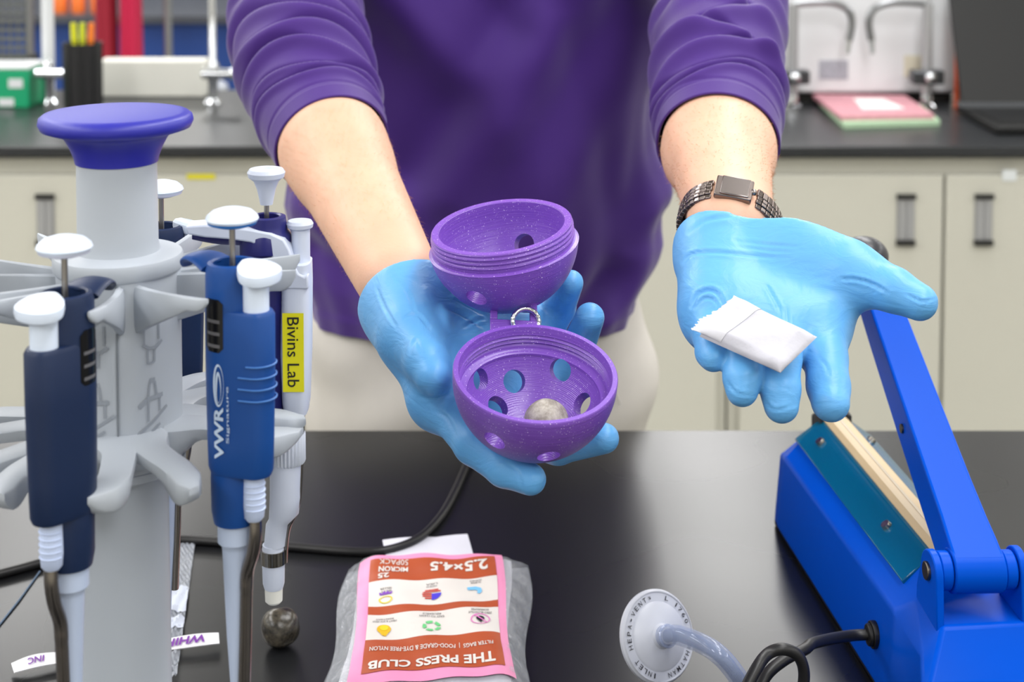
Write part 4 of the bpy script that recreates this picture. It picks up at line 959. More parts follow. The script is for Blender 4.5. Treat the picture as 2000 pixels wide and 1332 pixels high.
def ring_text(txt, a0, a1, r, hgt):
    n = len(txt)
    for i, ch in enumerate(txt):
        if ch == ' ': continue
        a = a0+(a1-a0)*i/max(1, n-1); wd = .0026 if ch not in 'I1-™' else (.0009 if ch in 'I1' else .0018)
        cr_ = Vector((r*math.cos(a), r*math.sin(a), .0032)); tx = Vector((math.sin(a), -math.cos(a), 0)); ty = Vector((math.cos(a), math.sin(a), 0))
        ptext(mb, ch, lambda x, y: MF @ (cr_+tx*x+ty*y), wd, hgt*(.25 if ch == '-' else (.6 if ch == '™' else 1)), .005)
R_ = math.radians
ring_text('HEPA-VENT™', R_(182), R_(92), .0243, .0031); ring_text('INLET', R_(243), R_(205), .0243, .0031); ring_text('WHATMAN', R_(330), R_(272), .0243, .0031); ring_text('L 1760', R_(58), R_(8), .0243, .0028)
mb.go('rim_lettering', M_ink, ft)
def tube_mat():
    m = mat('clear_tubing', rgb(165, 180, 215), .05, spec=1., alpha=.38); return m
p0 = MF @ Vector((0, 0, .008))
tp = [tuple(p0), tuple(MF @ Vector((0, 0, .026))), tuple(P(1390, 1268, .985)), tuple(P(1432, 1310, .982)), tuple(P(1462, 1365, .982)), tuple(P(1470, 1440, .955))]
tpts = catmull(tp, 60); tb = thing('flexible_tube', 'clear bluish plastic tube pushed onto the round vent filter', 'tube', p0)
MB().tube(tpts, [.0068 if i < 4 else .0062 for i in range(60)], 24).go('outer_wall', tube_mat(), tb)
MB().tube(tpts, .0042, 20).go('bore', mat('tube_bore', rgb(120, 135, 170), .1, spec=.9, alpha=.55), tb)
MB().tube([MF @ Vector((.0066*math.cos(a), .0066*math.sin(a), .0125)) for a in [2*PI*j/32 for j in range(32)]], .0009, 8, closed=True).go('end_lip', tube_mat(), tb)
# ------------------------------------------------------------------ impulse sealer
M_sb = mat('sealer_blue', rgb(0, 78, 200), .28, spec=.08, noise=.03, nscale=15)
M_teal = mat('teal_acrylic', rgb(0, 104, 138), .10, spec=.6, alpha=.72)
M_tef = mat('ptfe_tape', rgb(200, 178, 142), .45, noise=.07, nscale=40, stretch=(1, .2, 1))
M_rub = mat('rubber_black', rgb(24, 24, 26), .4)
M_bsteel = mat('bolt_steel', rgb(185, 180, 170), .25, 1.0)
fx, fy = .258, 1.246; nx2, ny2 = .290, .915
dv = Vector((nx2-fx, ny2-fy, 0)); LS = dv.length; dv.normalize(); sv = Vector((-dv.y, dv.x, 0))
if sv.x < 0: sv = -sv
def S(l, s, z): return Vector((fx, fy, .9)) + dv*l + sv*s + Vector((0, 0, z))   # l from far end towards the camera, s to the right, z above the bench
sealer = thing('bag_sealer', 'blue hand impulse sealer with its arm raised, on the right of the bench', 'sealer', S(LS/2, 0, 0))
def sec(l, k=1., hw=(.046, .044, .0415, .0145), zz=(.004, .012, .063, .0900), dz=0):
    b, b2, sh, tp_ = [h*k for h in hw]; r = []
    for s, z in ((-b, zz[0]), (-b2-.0015, zz[1]), (-sh, zz[2]), (-tp_, zz[3]), (tp_, zz[3]), (sh, zz[2]), (b2+.0015, zz[1]), (b, zz[0])): r.append(S(l, s, z+dz))
    return r
body = MB()
body.rings([sec(-.004, .92, zz=(.004, .012, .045, .050)), sec(.001, .97, zz=(.004, .012, .061, .066)), sec(.018), sec(LS-.060), sec(LS-.052, 1.0, hw=(.046, .0445, .041, .0265), zz=(.004, .010, .060, .0765)), sec(LS-.013, 1.0, hw=(.046, .0455, .040, .0265), zz=(.004, .010, .0585, .0745)), sec(LS+.004, 1.0, hw=(.047, .0465, .0455, .040), zz=(.004, .010, .046, .050)), sec(LS+.007, 1.0, hw=(.047, .0465, .0455, .040), zz=(.004, .010, .042, .045))])
bo = body.go('housing', M_sb, sealer, bevel=.0035, segs=3)
MB().rings([[S(-.001, -.044, .001), S(-.001, .044, .001), S(-.001, .044, .005), S(-.001, -.044, .005)], [S(LS+.003, -.044, .001), S(LS+.003, .044, .001), S(LS+.003, .044, .005), S(LS+.003, -.044, .005)]]).go('base_plate', M_rub, sealer)
for l, s in ((.02, -.035), (.02, .035), (LS-.02, -.035), (LS-.02, .035)): MB().cyl(S(l, s, 0), S(l, s, .004), .006, n=16).go('rubber_foot', M_rub, sealer)
# raised sealing bar covered with tape
R = []
for l in (.012, .06, .12, .18, .235, .262):
    R.append([S(l, s, z) for s, z in ((-.0105, .084), (-.0100, .0935), (-.0065, .0965), (0, .0975), (.0065, .0965), (.0100, .0935), (.0105, .084))])
tf = MB().rings(R).go('sealing_bar', M_tef, sealer, sharp=30)
MB().rings([[S(l, s, z) for s, z in ((-.0010, .0972), (-.0010, .0976), (.0010, .0976), (.0010, .0972))] for l in (.02, .255)]).go('heating_wire', mat('wire_grey', rgb(170, 158, 140), .3, .6), tf)
for sg in (-1, 1):
    cl = MB().hexa([S(.012, sg*.0095, .0895), S(.262, sg*.0095, .0895), S(.262, sg*.0300, .0735), S(.012, sg*.0300, .0735)], [S(.012, sg*.0098, .0930), S(.262, sg*.0098, .0930), S(.262, sg*.0320, .0765), S(.012, sg*.0320, .0765)])
    if sg > 0: cl.F = [tuple(reversed(f_)) for f_ in cl.F]
    co = cl.go('tape_clamp', M_teal, sealer, bevel=.0008)
    for l in (.045, .20):
        c = S(l, sg*.0205, .0856); n = (Vector((0, 0, 1))*.78 + sv*sg*.62).normalized()
        MB().cyl(c-n*.002, c+n*.0022, .0040, .0032, 20).go('screw', M_bsteel, co)
# black end clip
cb = MB().rings([[S(l, s*k, z) for s, z in ((-.0135, z0), (-.0135, z1-.002), (-.010, z1), (.010, z1), (.0135, z1-.002), (.0135, z0))] for l, z0, z1, k in ((-.006, .062, .088, .85), (-.004, .062, .092, 1), (.012, .084, .0985, 1), (.020, .090, .0985, .95))])
cb.go('end_clip', mat('clip_black', rgb(38, 38, 42), .45), sealer, bevel=.001)
# hinge lugs, pin, arm
PL = LS-.030; PZ = .101
pc_ = S(PL, 0, PZ)
for sg in (-1, 1):
    s0, s1 = sorted((sg*.0245, sg*.0295)); prof = []
    for a in range(13): an = PI*a/12; prof.append((PL+.0135*math.cos(an), PZ+.0135*math.sin(an)))
    prof += [(PL-.020, .084), (PL-.020, .075), (PL+.016, .070)]
    prof = list(reversed(prof))
    MB().rings([[S(l, s0, z) for l, z in prof], [S(l, s1, z) for l, z in prof]]).go('hinge_lug', M_sb, sealer, bevel=.0008)
arm_dir2 = None
TA = P(1690, 510, 1.205)
hingeW = pc_
av = (TA-hingeW); AL = av.length; av.normalize(); asv = (sv - av*sv.dot(av)).normalized(); an_ = asv.cross(av)
if an_.z < 0: an_ = -an_
def A(l, s, h): return hingeW + av*l + asv*s + an_*h
arm_ = thing('sealer_arm', '', '') if False else None
mb = MB(); R = []
for l, w, h0, h1 in ((-.0020, .0160, -.0135, .0137), (.012, .0158, -.0137, .0136), (.03, .0150, -.014, .0130), (.06, .0145, -.015, .0120), (.12, .0138, -.015, .0110), (.20, .0130, -.014, .0100), (AL-.01, .0122, -.012, .009), (AL+.004, .0112, -.009, .007)):
    R.append([A(l, -w, h0), A(l, -w, h1-.001), A(l, -w+.001, h1), A(l, w-.001, h1), A(l, w, h1-.001), A(l, w, h0)])
mb.rings(R); armo = mb.go('press_arm', M_sb, sealer, bevel=.0012)
MB().cyl(A(0, -.0162, 0), A(0, .0162, 0), .0137, n=40).go('arm_barrel', M_sb, armo, bevel=.001)
for sg in (-1, 1):
    MB().cyl(A(0, sg*.0165, 0), A(0, sg*.0240, 0), .0118, n=36).go('hinge_sleeve', M_sb, armo, bevel=.001)
MB().cyl(A(0, -.0315, 0), A(0, .0315, 0), .0058, n=24).go('hinge_pin', mat('pin_steel', rgb(120, 112, 100), .3, 1.0), sealer, bevel=.0006)
for l in (.115,): MB().cyl(A(l, -.0131, -.003), A(l, -.0152, -.003), .0032, n=16).go('side_screw', mat('pin_steel', rgb(120, 112, 100), .3, 1.0), armo)
kc = P(1687, 500, 1.215)
MB().cyl(A(AL-.002, 0, .0), kc, .006, n=16).go('knob_stem', M_rub, armo)
MB().sphere(kc, .0190, 32, (1.0, 1.0, .80)).go('knob', mat('knob_black', rgb(48, 48, 54), .35), armo)
# power cord
g = P(1708, 1258, 1.0)
# grommet on the left face of the housing
gl, gz = (LS-.085), .034
gp = S(gl, -.0428, gz); gd = -sv
gr = MB().cyl(gp, gp+gd*.004, .0088, n=28).cyl(gp+gd*.004, gp+gd*.0065, .0076, .0068, n=28)
gr.go('cord_grommet', M_rub, sealer, bevel=.0006)
cd = [tuple(gp), tuple(gp+gd*.018), tuple(P(1592, 1255, .995)), tuple(P(1572, 1268, .985)), tuple(P(1530, 1290, .975)), tuple(P(1495, 1322, .965)), tuple(P(1470, 1380, .955)), tuple(P(1452, 1440, .94)), tuple(P(1430, 1480, .93)), tuple(P(1425, 1430, .925)), tuple(P(1445, 1370, .925)), tuple(P(1475, 1310, .935)), tuple(P(1500, 1277, .948)), tuple(P(1530, 1268, .95)), tuple(P(1558, 1280, .952)), tuple(P(1570, 1310, .953)), tuple(P(1566, 1350, .953)), tuple(P(1545, 1400, .95)), tuple(P(1520, 1460, .945))]
cdp = [Vector(c) for c in catmull(cd, 200)]; cdp = [Vector((c.x, c.y, max(c.z, .9038))) for c in cdp]
MB().tube(cdp, .0036, 14).go('power_cord', M_rub, sealer)
# ------------------------------------------------------------------ pipette carousel
M_ab = mat('stand_grey', rgb(176, 183, 192), .45, spec=.4, noise=.01, nscale=10)
M_kb = mat('knob_blue', rgb(30, 32, 160), .45, spec=.8)
CXX, CYY = -.2045, .80
def zrow(py, d): return CAMZ-(py+270)/F*d
st = thing('pipette_stand', 'grey carousel pipette stand with a round blue knob at left front', 'pipette stand', (CXX, CYY, .9))
TC = Matrix.Translation((CXX, CYY, 0))
zt = zrow(222, .80)
MB().lathe([(0, zt), (.033, zt), (.0368, zt-.0006), (.0388, zt-.0022), (.0393, zt-.0050), (.0380, zt-.0078), (.0340, zt-.0092), (.029, zt-.0102), (.0262, zt-.013), (.0235, zt-.018), (.0216, zt-.023), (.0210, zt-.0258), (0, zt-.0258)], 80, TC).go('knob', M_kb, st, sharp=50)
MB().lathe([(.0, zt-.024), (.0204, zt-.024), (.0206, 1.243), (.0215, 1.239), (.0245, 1.2375), (.0325, 1.2375), (.0332, 1.236), (.0332, 1.2305), (.0322, 1.229), (0, 1.229)], 72, TC).go('upper_column', M_ab, st)
def hexcol(z0, z1, r, nm):
    R = []
    for z in (z0, z1): R.append([Vector((CXX+r*(1+.015*math.cos(6*a))*math.cos(a), CYY+r*(1+.015*math.cos(6*a))*math.sin(a), z)) for a in [2*PI*j/72 for j in range(72)]])
    return MB().rings(R).go(nm, M_ab, st)
hexcol(1.128, 1.2292, .0315, 'drum')
for k in range(3):
    a = R_(-64+60*k) if k else R_(-73); a = R_(-73+60*k)
    MB().box((-.0004, -.0006, 1.128), (.0004, .0006, 1.229), None).go('drum_seam', mat('seam_grey', rgb(120, 126, 134), .6), st).matrix_basis = Matrix.Translation((CXX-st.location.x+.0319*math.cos(a)+0, CYY-st.location.y+.0319*math.sin(a), 0)) if False else Matrix.Translation((0, 0, 0))
MB().lathe([(.0245, .93), (.0242, 1.05), (.0240, 1.13), (0, 1.13)], 64, TC).go('lower_column', M_ab, st)
MB().lathe([(0, .9), (.095, .9), (.100, .905), (.098, .912), (.060, .922), (.030, .932), (.0245, .94), (0, .94)], 72, TC).go('base', M_ab, st)
for o in list(bpy.data.objects):
    if o.name.startswith('drum_seam'):
        k = int(o.name.split('.')[1]) if '.' in o.name else 0; a = R_(-78+120*k)
        for v in o.data.vertices: v.co.x += CXX+.0316*math.cos(a); v.co.y += CYY+.0316*math.sin(a)
def pol(a, r, z): return Vector((CXX+r*math.cos(a), CYY+r*math.sin(a), z))
def lerpl(t, K):
    for (a, x), (b, y) in zip(K[:-1], K[1:]):
        if t <= b: f_ = (t-a)/(b-a); f_ = f_*f_*(3-2*f_); return x+(y-x)*f_
    return K[-1][1]
def LWW(t): return lerpl(t, [(0, .0165), (.35, .0085), (.6, .0082), (.85, .0085), (1, .0035)])
def LWH(t): return lerpl(t, [(0, .0200), (.3, .0070), (.55, .0065), (.8, .0130), (1, .0100)])
def blade(a0, a1, z0, z1, r1, name, h0, h1, th, curl=0., n=25):
    """curved prong: from the drum at angle a0 to its tip at angle a1, radius r1"""
    R = []
    for i in range(n+1):
        t = i/n; a = R_(a0+(a1-a0)*(t**1.3)); r = .0285+(r1-.0285)*t; z = z0+(z1-z0)*t
        h = h0+(h1-h0)*min(1, t*1.25); w = math.sqrt(max(.1, 1-(max(0, t-.88)/.12)**2))*(th*(1.0-.35*t)) if th < .005 else th*(1.30-.75*t+.0*math.sin(t*PI))
        r2 = r+.001; ev = math.sqrt(max(.12, 1-(max(0, t-.88)/.12)**2)); h *= ev; t2 = t+.01; aa = R_(a0+(a1-a0)*(t2**1.3)); p = pol(a, r, z); q = pol(aa, .0285+(r1-.0285)*t2, z); d = (q-p).normalized(); s_ = Vector((-d.y, d.x, 0))
        c = curl*max(0, t-.6)**2*6; e = .55
        if th > .005: w = LWW(t); h = LWH(t)*max(ev, .3); z += .006*(1-t)**2-.0; e = .38
        pts = []
        for j in range(12):
            an = 2*PI*j/12
            pts.append(p + s_*(w*math.copysign(abs(math.cos(an))**e, math.cos(an)) + c) + Vector((0, 0, -h/2+h/2*math.copysign(abs(math.sin(an))**e, math.sin(an)))))
        R.append(pts)
    return MB().rings(R).go(name, M_ab, st, sharp=50)
UP = [(-75, -84), (-118, -120), (-58, -50), (-5, -6), (12, 14), (52, 50), (70, 74), (112, 108), (130, 132), (168, 165), (190, 192), (228, 222)]
for i, (a0, a1) in enumerate(UP): blade(a0, a1, 1.2275, 1.2335 if i < 3 else 1.231, .094, 'upper_prong', .026, .007 if i < 3 else .011, .0028)
LW = [(-76, -80), (-118, -118), (-60, -50), (-8, -10), (12, 14), (52, 50), (70, 74), (112, 108), (130, 132), (168, 165), (190, 192), (228, 222)]
for i, (a0, a1) in enumerate(LW): blade(a0, a1, 1.152, 1.146, .094, 'lower_prong', .020, .0090, .0095, curl=(.011 if i % 2 else -.011))
MB().lathe([(.024, 1.124), (.033, 1.126), (.033, 1.130), (.024, 1.131)], 64, TC).go('drum_collar', M_ab, st)
# printed pipette pictograms on the drum: thin line strokes wrapped on the surface
M_lin = mat('pictogram_grey', rgb(146, 153, 163), .6)
def dpt(a_deg, x, z): a = R_(a_deg)+x/.0318; return pol(a, .03215*(1+.015*math.cos(6*a)), z)
def stroke(mb, a, pts, wd=.0005):
    for (x0, z0), (x1, z1) in zip(pts[:-1], pts[1:]):
        d = Vector((x1-x0, z1-z0)); d.normalize(); n = Vector((-d.y, d.x))*wd; k = 5; V = []
        for i in range(k+1): t = i/k; x = x0+(x1-x0)*t; z = z0+(z1-z0)*t; V += [dpt(a, x+n.x, z+n.y), dpt(a, x-n.x, z-n.y)]
        mb.add(V, [(2*i, 2*i+1, 2*i+3, 2*i+2) for i in range(k)])
for a in (-45, -97):
    mb = MB(); zc = 1.208
    stroke(mb, a, [(-.009, zc-.004), (.008, zc+.006)], .0006); stroke(mb, a, [(-.005, zc-.003), (-.005, zc-.011)]); stroke(mb, a, [(.004, zc), (.004, zc-.010)])
    stroke(mb, a, [(-.006, zc-.011), (-.002, zc-.0135), (.002, zc-.0135), (.006, zc-.011)], .0008); stroke(mb, a, [(-.003, zc-.014), (-.003, zc-.021), (.001, zc-.021), (.001, zc-.014)])
    z2 = 1.178
    stroke(mb, a, [(-.002, z2), (.001, z2)], .001); stroke(mb, a, [(-.003, z2-.008), (-.002, z2-.001)]); stroke(mb, a, [(.002, z2-.008), (.001, z2-.001)])
    stroke(mb, a, [(-.008, z2-.013), (-.004, z2-.0095), (.006, z2-.009)], .0011); stroke(mb, a, [(-.003, z2-.010), (-.003, z2-.021)]); stroke(mb, a, [(.004, z2-.010), (.004, z2-.017)])
    mb.go('pictogram', M_lin, st)
    mb = MB()
    for k, ln in enumerate((.018, .013, .014)): stroke(mb, a, [(-.009, z2-.027-k*.0048), (-.009+ln, z2-.027-k*.0048+ln*.62)], .0007)
    mb.go('printed_line', M_lin, st)
# ------------------------------------------------------------------ pipettes
def hullpts(r0, r1, off, n=48):
    """outline around circle r0 at origin and circle r1 at (0, -off)"""
    out = []
    for i in range(n):
        a = 2*PI*i/n; u = (math.cos(a), math.sin(a)); s0 = r0; s1 = -off*u[1]+r1
        b = 1/(1+math.exp(-(s1-s0)/.0008)); out.append(((1-b)*r0*u[0]+b*r1*u[0], (1-b)*r0*u[1]+b*(r1*u[1]-off)))
    return out
def pipette(col, cap_c, label, light, text=None):
    t = thing('pipette', label, 'pipette', (0, 0, 0), 'pipettes on the carousel')
    mb = MB(); R = []
    for z, r0, r1, off in ((-.0480, .0130, .0080, .0155), (-.0500, .0136, .0088, .0160), (-.075, .0136, .0088, .0158), (-.11, .0132, .0086, .0150), (-.1270, .0128, .0084, .0145), (-.1295, .0120, .0078, .0140)):
        R.append([Vector((x, y, z)) for x, y in hullpts(r0, r1, off)])
    mb.rings(R); body_ = mb.go('handle', col, t)
    MB().lathe([(.0095, -.050), (.0095, -.0268), (.0105, -.0262), (.0122, -.0268), (.0132, -.0300), (.0134, -.050)], 40, closed=True).go('collar', col, t)
    MB().lathe([(0, -.033), (.0095, -.033)], 24).go('well', M_black, t)
    # finger hook towards the column (+y)
    hk = [(0, .010, -.0300), (0, .017, -.0275), (0, .024, -.0270), (0, .029, -.0290), (0, .0315, -.0330)]
    MB().tube(catmull(hk, 14), [.0115, .0112, .0108, .0104, .010, .0095, .009, .0086, .0082, .0078, .0072, .0064, .0052, .0036], 16, .24, up=(1, 0, 0)).go('finger_hook', col, t)
    # plunger
    MB().cyl((0, 0, -.034), (0, 0, -.008), .0015, n=14).go('plunger_rod', mat('rod_steel', rgb(150, 146, 142), .3, .9), t)
    MB().lathe([(0, 0), (.006, -.0002), (.0098, -.0014), (.0124, -.0036), (.0130, -.0052), (.0122, -.0064), (0, -.0064)], 40).go('plunger_button', mat('button_white', rgb(216, 228, 246), .3, spec=.6), t)
    MB().lathe([(.0123, -.0062), (.0118, -.0076), (.0070, -.0092), (.0050, -.0096), (0, -.0096)], 40).go('button_underside', cap_c, t)
    # tip ejector on the outer side (-y)
    MB().cyl((0, -.0155, -.050), (0, -.0155, -.031), .0064, n=28).go('ejector_stem', mat('button_white', rgb(216, 228, 246), .3, spec=.6), t)
    R = []
    for z, k in ((-.0330, .80), (-.0322, .95), (-.0300, 1.), (-.0275, .98), (-.0262, .85), (-.0256, .5)):
        R.append([Vector((k*(.0122*math.cos(a)*(1-.28*math.sin(a))), -.0165+k*.0095*math.sin(a), z+.22*(.0100*math.sin(a)))) for a in [2*PI*j/40 for j in range(40)]])
    MB().rings(R).go('ejector_button', mat('button_white', rgb(216, 228, 246), .3, spec=.6), t)
    # volume window on both flanks
    for sg in (-1, 1):
        V = []; n = 20
        mb = MB().grid(lambda u, v: Vector((sg*.01375*math.cos((u-.5)*.85*(1 if 0 < v < 1 else .6)), .0004-.0048+.01375*math.sin((u-.5)*.85*(1 if 0 < v < 1 else .6))+.0044, -.0420-.026*v)), 8, 12)
        w_ = mb.go('volume_window', mat('window_black', rgb(16, 16, 18), .2), body_)
        for k in range(3):
            z = -.052-k*.006; MB().grid(lambda u, v: Vector((sg*.01395*math.cos((u-.5)*.6), .01395*math.sin((u-.5)*.6), z-.0016*v)), 6, 1).go('counter_line', mat('digit_grey', rgb(96, 96, 100), .5), body_)
    # grip lines round the outer flank
    hp = hullpts(.0140, .0092, .0160, 96)
    for k in range(4 if text else 0):
        seg = [q for q in hp if q[1] < -.0140+.0014*k]
        MB().tube([Vector((x*1.0, y, -.0735-k*.0056)) for x, y in seg], .00045, 6).go('grip_line', light, body_)
    # barrel below the handle
    MB().lathe([(0, -.1285), (.0115, -.1285), (.0118, -.133), (.0116, -.150), (.0105, -.1560), (0, -.1562)], 40, Matrix.Translation((0, 0, 0))).go('lower_grip', col, t)
    MB().lathe([(0, -.154), (.0088, -.155), (.0088, -.166), (.0070, -.168), (.0066, -.170), (.0048, -.215), (.0030, -.245), (.0024, -.262), (0, -.262)], 32).go('shaft', mat('shaft_grey', rgb(186, 200, 226), .35), t)
    mb = MB(); R = []
    for z, k in ((-.1285, .7), (-.131, 1.), (-.145, 1.05), (-.151, .95), (-.154, .5)): R.append([Vector((k*.0052*math.cos(a), -.0128+k*.0052*math.sin(a), z)) for a in [2*PI*j/24 for j in range(24)]])
    es = MB().rings(R).go('ejector_slider', mat('slider_white', rgb(192, 206, 236), .35, spec=.5), t)
    for k in range(5): MB().tube([Vector((.0054*math.cos(a), -.0128+.0054*math.sin(a), -.1345-k*.0030)) for a in [PI+PI*j/14 for j in range(15)]], .0004, 6).go('slider_rib', mat('slider_white', rgb(192, 206, 236), .35, spec=.5), es)
    bar_ = catmull([(0, -.0135, -.152), (0, -.0135, -.160), (0, -.0115, -.170), (0, -.0078, -.180), (0, -.0070, -.190), (0, -.0060, -.215), (0, -.0045, -.245)], 40)
    MB().tube(bar_, [.0036]*26+[.0034]*14, 16, .8, up=(1, 0, 0)).go('ejector_bar', mat('ejector_steel', rgb(150, 143, 136), .25, 1.0), t)
    if text:
        # lettering on the flank facing left, reading upwards
        hp2 = hullpts(.01385, .0090, .0159, 240); arc = [0.]
        ordp = hp2
        for i in range(1, len(ordp)): arc.append(arc[-1]+math.hypot(ordp[i][0]-ordp[i-1][0], ordp[i][1]-ordp[i-1][1]))
        i0 = min(range(len(ordp)), key=lambda i: abs(math.atan2(ordp[i][1]+.003, ordp[i][0])-R_(text)))
        def sp_(s):
            s = (arc[i0]+s) % arc[-1]
            for i in range(1, len(arc)):
                if arc[i] >= s: f_ = (s-arc[i-1])/(arc[i]-arc[i-1]+1e-12); return ordp[i-1][0]*(1-f_)+ordp[i][0]*f_, ordp[i-1][1]*(1-f_)+ordp[i][1]*f_
            return ordp[-1]
        M_lt = mat('logo_white', rgb(190, 208, 232), .5)
        def tm(x, y, o=1.012): px_, py_ = sp_(-(-y)*-1 if False else -y*-1*1.0 if False else -y*1.0 if False else y*-1.0); return px_*o, py_*o
        def tmap(zc, s0): return lambda x, y: Vector((sp_(s0-y)[0]*1.006, sp_(s0-y)[1]*1.006, zc+x))
        mb = MB(); ptext(mb, 'VWR', tmap(-.1075, .0), .026, .0052, .03); mb.go('maker_lettering', M_lt, body_)
        mb = MB(); tf_ = tmap(-.084, .0)
        for k, (ra, rb) in enumerate(((.0105, .0030), (.0078, .0016))):
            V = []; n = 30
            for i in range(n+1):
                a = 2*PI*i/n; wdt = .0011*(1+.8*math.sin(a+k)); V += [tf_(ra*math.cos(a)-k*.001, rb*math.sin(a)), tf_((ra-wdt)*math.cos(a)-k*.001, (rb-wdt*.6)*math.sin(a))]
            mb.add(V, [(2*i, 2*i+1, 2*i+3, 2*i+2) for i in range(n)])
        mb.go('swirl_emblem', M_lt, body_)
        mb = MB(); ptext(mb, 'Signature', tmap(-.098, .0050), .028, .0019, .005); mb.go('small_lettering', M_lt, body_)
    return t
def copy_thing(t, label):
    r = t.copy(); COL.objects.link(r); r['label'] = label
    def rec(src, dst):
        for ch in [c for c in list(bpy.data.objects) if c.parent == src]:
            c = ch.copy(); COL.objects.link(c); c.parent = dst; rec(ch, c)
    rec(t, r); return r
def put(t, a_deg, R_h, z, spin=0.):
    a = R_(a_deg); t.location = (CXX+R_h*math.cos(a), CYY+R_h*math.sin(a), z); t.rotation_euler = (0, 0, a+PI/2+R_(spin))
M_pb = mat('pipette_blue', rgb(18, 70, 142), .42, spec=.45); M_pn = mat('pipette_navy', rgb(20, 38, 72), .45, spec=.45); M_pl = mat('grip_blue', rgb(70, 120, 190), .45)
M_ub = mat('under_blue', rgb(30, 100, 175), .4); M_uw = mat('under_white', rgb(200, 205, 225), .4)
pA = pipette(M_pb, M_ub, 'bright blue pipette with white lettering hanging at the right front of the stand', M_pl, text=205)
put(pA, -35, .083, 1.2716)
pB = pipette(M_pn, M_uw, 'dark navy pipette hanging at the front left of the stand', mat('grip_navy', rgb(40, 66, 110), .45))
put(pB, -92, .086, 1.267, -20)
pC = copy_thing(pB, 'navy pipette mostly hidden behind the stand column, white button showing'); put(pC, 90, .100, 1.2546, -60)
pD = copy_thing(pB, 'navy pipette at the left edge of the picture, only its finger hook in view'); put(pD, 200, .092, 1.268)
for o in (pC, pD): o.name = 'pipette'
# ---- the white and navy pipette with the yellow name label
t = thing('pipette', 'white and navy pipette with a yellow name label at the right of the stand', 'pipette', (0, 0, 0), 'pipettes on the carousel')
M_pw = mat('pipette_white', rgb(206, 214, 232), .35, spec=.5); M_ind = mat('indigo_plastic', rgb(34, 34, 104), .35, spec=.5)
k = .0002757                                        # one photograph pixel at this pipette's distance, in metres
def X(px): return (px-515)*k
def Z(py): return -(py-335)*k
MB().lathe([(0, -.0010), (.0060, -.0012), (.0066, -.0002), (.0092, 0), (.0104, -.0018), (.0098, -.0044), (.0070, -.0066), (.0052, -.011), (.0040, -.0165), (.0034, -.0196), (0, -.0196)], 36).go('plunger_button', M_pw, t)
MB().cyl((0, 0, -.0190), (0, 0, -.034), .0014, n=14).go('plunger_rod', mat('rod_steel', rgb(150, 146, 142), .3, .9), t)
MB().lathe([(.0068, -.045), (.0068, -.0262), (.0080, -.0256), (.0104, -.0262), (.0110, -.0300), (.0114, -.0335), (.0132, -.036), (.0136, -.045)], 40, closed=True).go('collar', M_ind, t)
MB().lathe([(0, -.030), (.0068, -.030)], 24).go('well', M_black, t)
R = []
for z in (-.0375, -.0400, -.115, -.134): R.append([Vector((x-.002, y, z)) for x, y in hullpts(.0128 if z > -.12 else .0115, .0060, .006)])
MB().rings(R).go('inner_handle', M_ind, t)
# white outer frame: hook arm at top and panel down the right flank
fr = [(X(385), 0, Z(438)), (X(420), 0, Z(446)), (X(470), 0, Z(452)), (X(520), 0, Z(458)), (X(556), 0, Z(478)), (X(572), 0, Z(530)), (X(574), 0, Z(600))]
pg = [(362,440),(400,437),(440,440),(490,446),(530,454),(555,466),(566,486),(574,515),(584,534),(595,540),(602,536),(603,565),(545,565),(540,530),(531,500),(515,483),(490,472),(450,466),(400,462),(366,456)]
MB().rings([[Vector((X(a), -.0125, Z(b))) for a, b in pg], [Vector((X(a), .002, Z(b))) for a, b in pg]]).go('hook_arm', M_pw, t, bevel=.0012)
MB().tube(catmull([(X(372), -.001, Z(457)), (X(420), -.001, Z(466)), (X(480), -.001, Z(470)), (X(530), -.001, Z(484))], 16), .0052, 14, 1.0, up=(0, 1, 0)).go('hook_liner', M_ind, t)
R = []
for py, xl, xr, dd in ((520, 560, 603, .0110), (560, 546, 604, .0120), (700, 542, 602, .0125), (800, 545, 598, .0118), (824, 548, 594, .0105)):
    xl_, xr_ = X(xl), X(xr); c = (xl_+xr_)/2; w2 = (xr_-xl_)/2
    R.append([Vector((c+w2*math.copysign(abs(math.cos(a))**.6, math.cos(a)), dd*math.copysign(abs(math.sin(a))**.6, math.sin(a)), Z(py))) for a in [2*PI*j/32 for j in range(32)]])
pan = MB().rings(R).go('side_panel', M_pw, t)
lbv = MB().grid(lambda u, v: Vector((X(551+u*42), -.01275, Z(612+v*158))), 4, 10); lbo = lbv.go('name_label', mat('label_yellow', rgb(226, 220, 20), .5), pan)
mb = MB(); ptext(mb, 'Bivins Lab', lambda x, y: Vector((X(572)+y, -.0130, Z(690)-x)), .0385, .0064, .004); mb.go('label_text', mat('ink_black', rgb(30, 30, 26), .5), pan)
MB().cyl((X(582), 0, Z(560)), (X(582), 0, Z(455)), .0052, n=24).go('ejector_stem', M_pw, t)
MB().lathe([(0, 0), (.0064, -.0004), (.0074, -.0020), (.0070, -.0040), (.0052, -.0052), (0, -.0052)], 32, Matrix.Translation((X(581), 0, Z(437)))).go('ejector_button', M_pw, t)
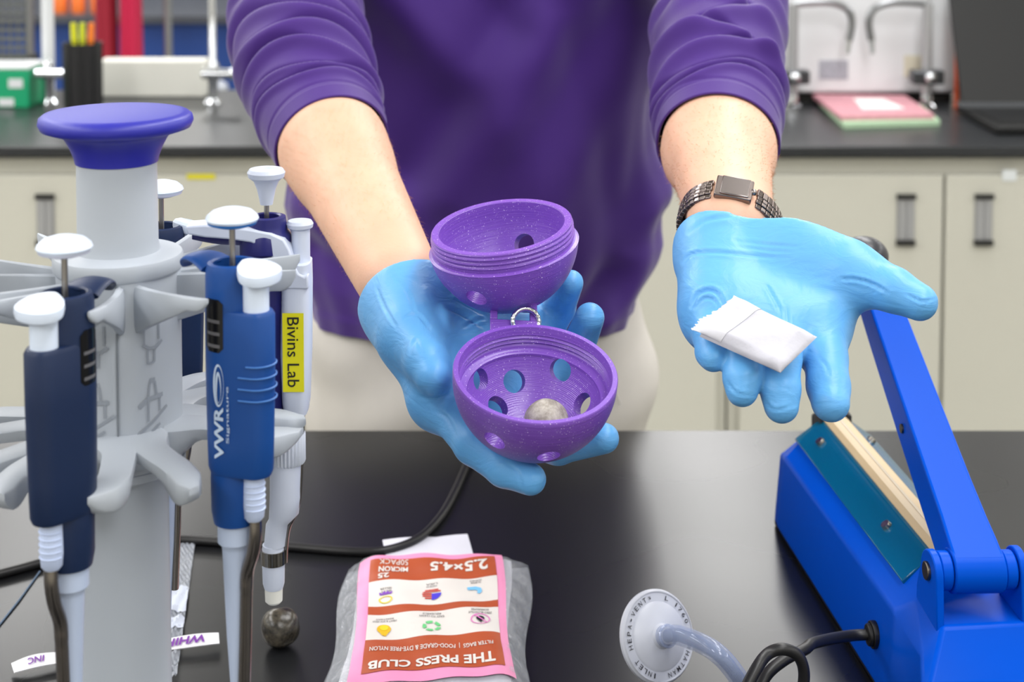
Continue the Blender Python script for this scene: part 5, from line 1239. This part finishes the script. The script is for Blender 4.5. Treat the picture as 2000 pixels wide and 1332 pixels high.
TX = Matrix.Translation((X(548), 0, 0))
MB().lathe([(0, Z(815)), (.0095, Z(818)), (.0095, Z(868)), (0, Z(868))], 32, TX).go('neck', mat('neck_grey', rgb(178, 184, 196), .4), t)
R = []
n = 60
for py, r in ((866, .0088), (870, .0096), (925, .0096), (930, .0088)): R.append([Vector((X(552)+r*(1+.05*(1 if j % 2 else -1))*math.cos(2*PI*j/n), r*(1+.05*(1 if j % 2 else -1))*math.sin(2*PI*j/n), Z(py))) for j in range(n)])
MB().rings(R).go('adjusting_wheel', mat('wheel_clear', rgb(205, 212, 226), .15, spec=.7), t)
MB().rings([[Vector((X(c_)+r*math.cos(a), r*math.sin(a), Z(py))) for a in [2*PI*j/32 for j in range(32)]] for py, c_, r in ((925, 549, .0088), (1000, 547, .0086), (1034, 544, .0082), (1046, 538, .0068), (1056, 530, .0062), (1100, 525, .0060))]).go('barrel', M_pw, t)
TX2 = Matrix.Translation((X(522), 0, 0))
MB().lathe([(0, Z(1096)), (.0060, Z(1098)), (.0064, Z(1120)), (.0060, Z(1178)), (.0052, Z(1188)), (0, Z(1188))], 32, TX2).go('lower_barrel', M_pw, t)
MB().lathe([(.0062, Z(1136)), (.0070, Z(1136)), (.0070, Z(1108)), (.0062, Z(1108))], 32, TX2, closed=True).go('spring_clip', mat('clip_steel', rgb(150, 146, 138), .15, 1.0), t)
MB().lathe([(0, Z(1186)), (.0050, Z(1186)), (.0048, Z(1214)), (.0036, Z(1219)), (0, Z(1219))], 28, TX2).go('tip_cone', mat('tip_white', rgb(228, 228, 222), .5), t)
MB().tube(catmull([(X(585), .0, Z(812)), (X(582), .0, Z(900)), (X(577), 0, Z(990)), (X(570), 0, Z(1030)), (X(555), 0, Z(1062)), (X(549), 0, Z(1100)), (X(547), 0, Z(1135))], 40), .0009, 8, 2.4, up=(1, 0, 0)).go('ejector_wire', mat('ejector_steel', rgb(128, 122, 116), .22, 1.0), t)
d3 = .845; t.location = (-(1000-515)/F*d3, d3, zrow(335, d3))
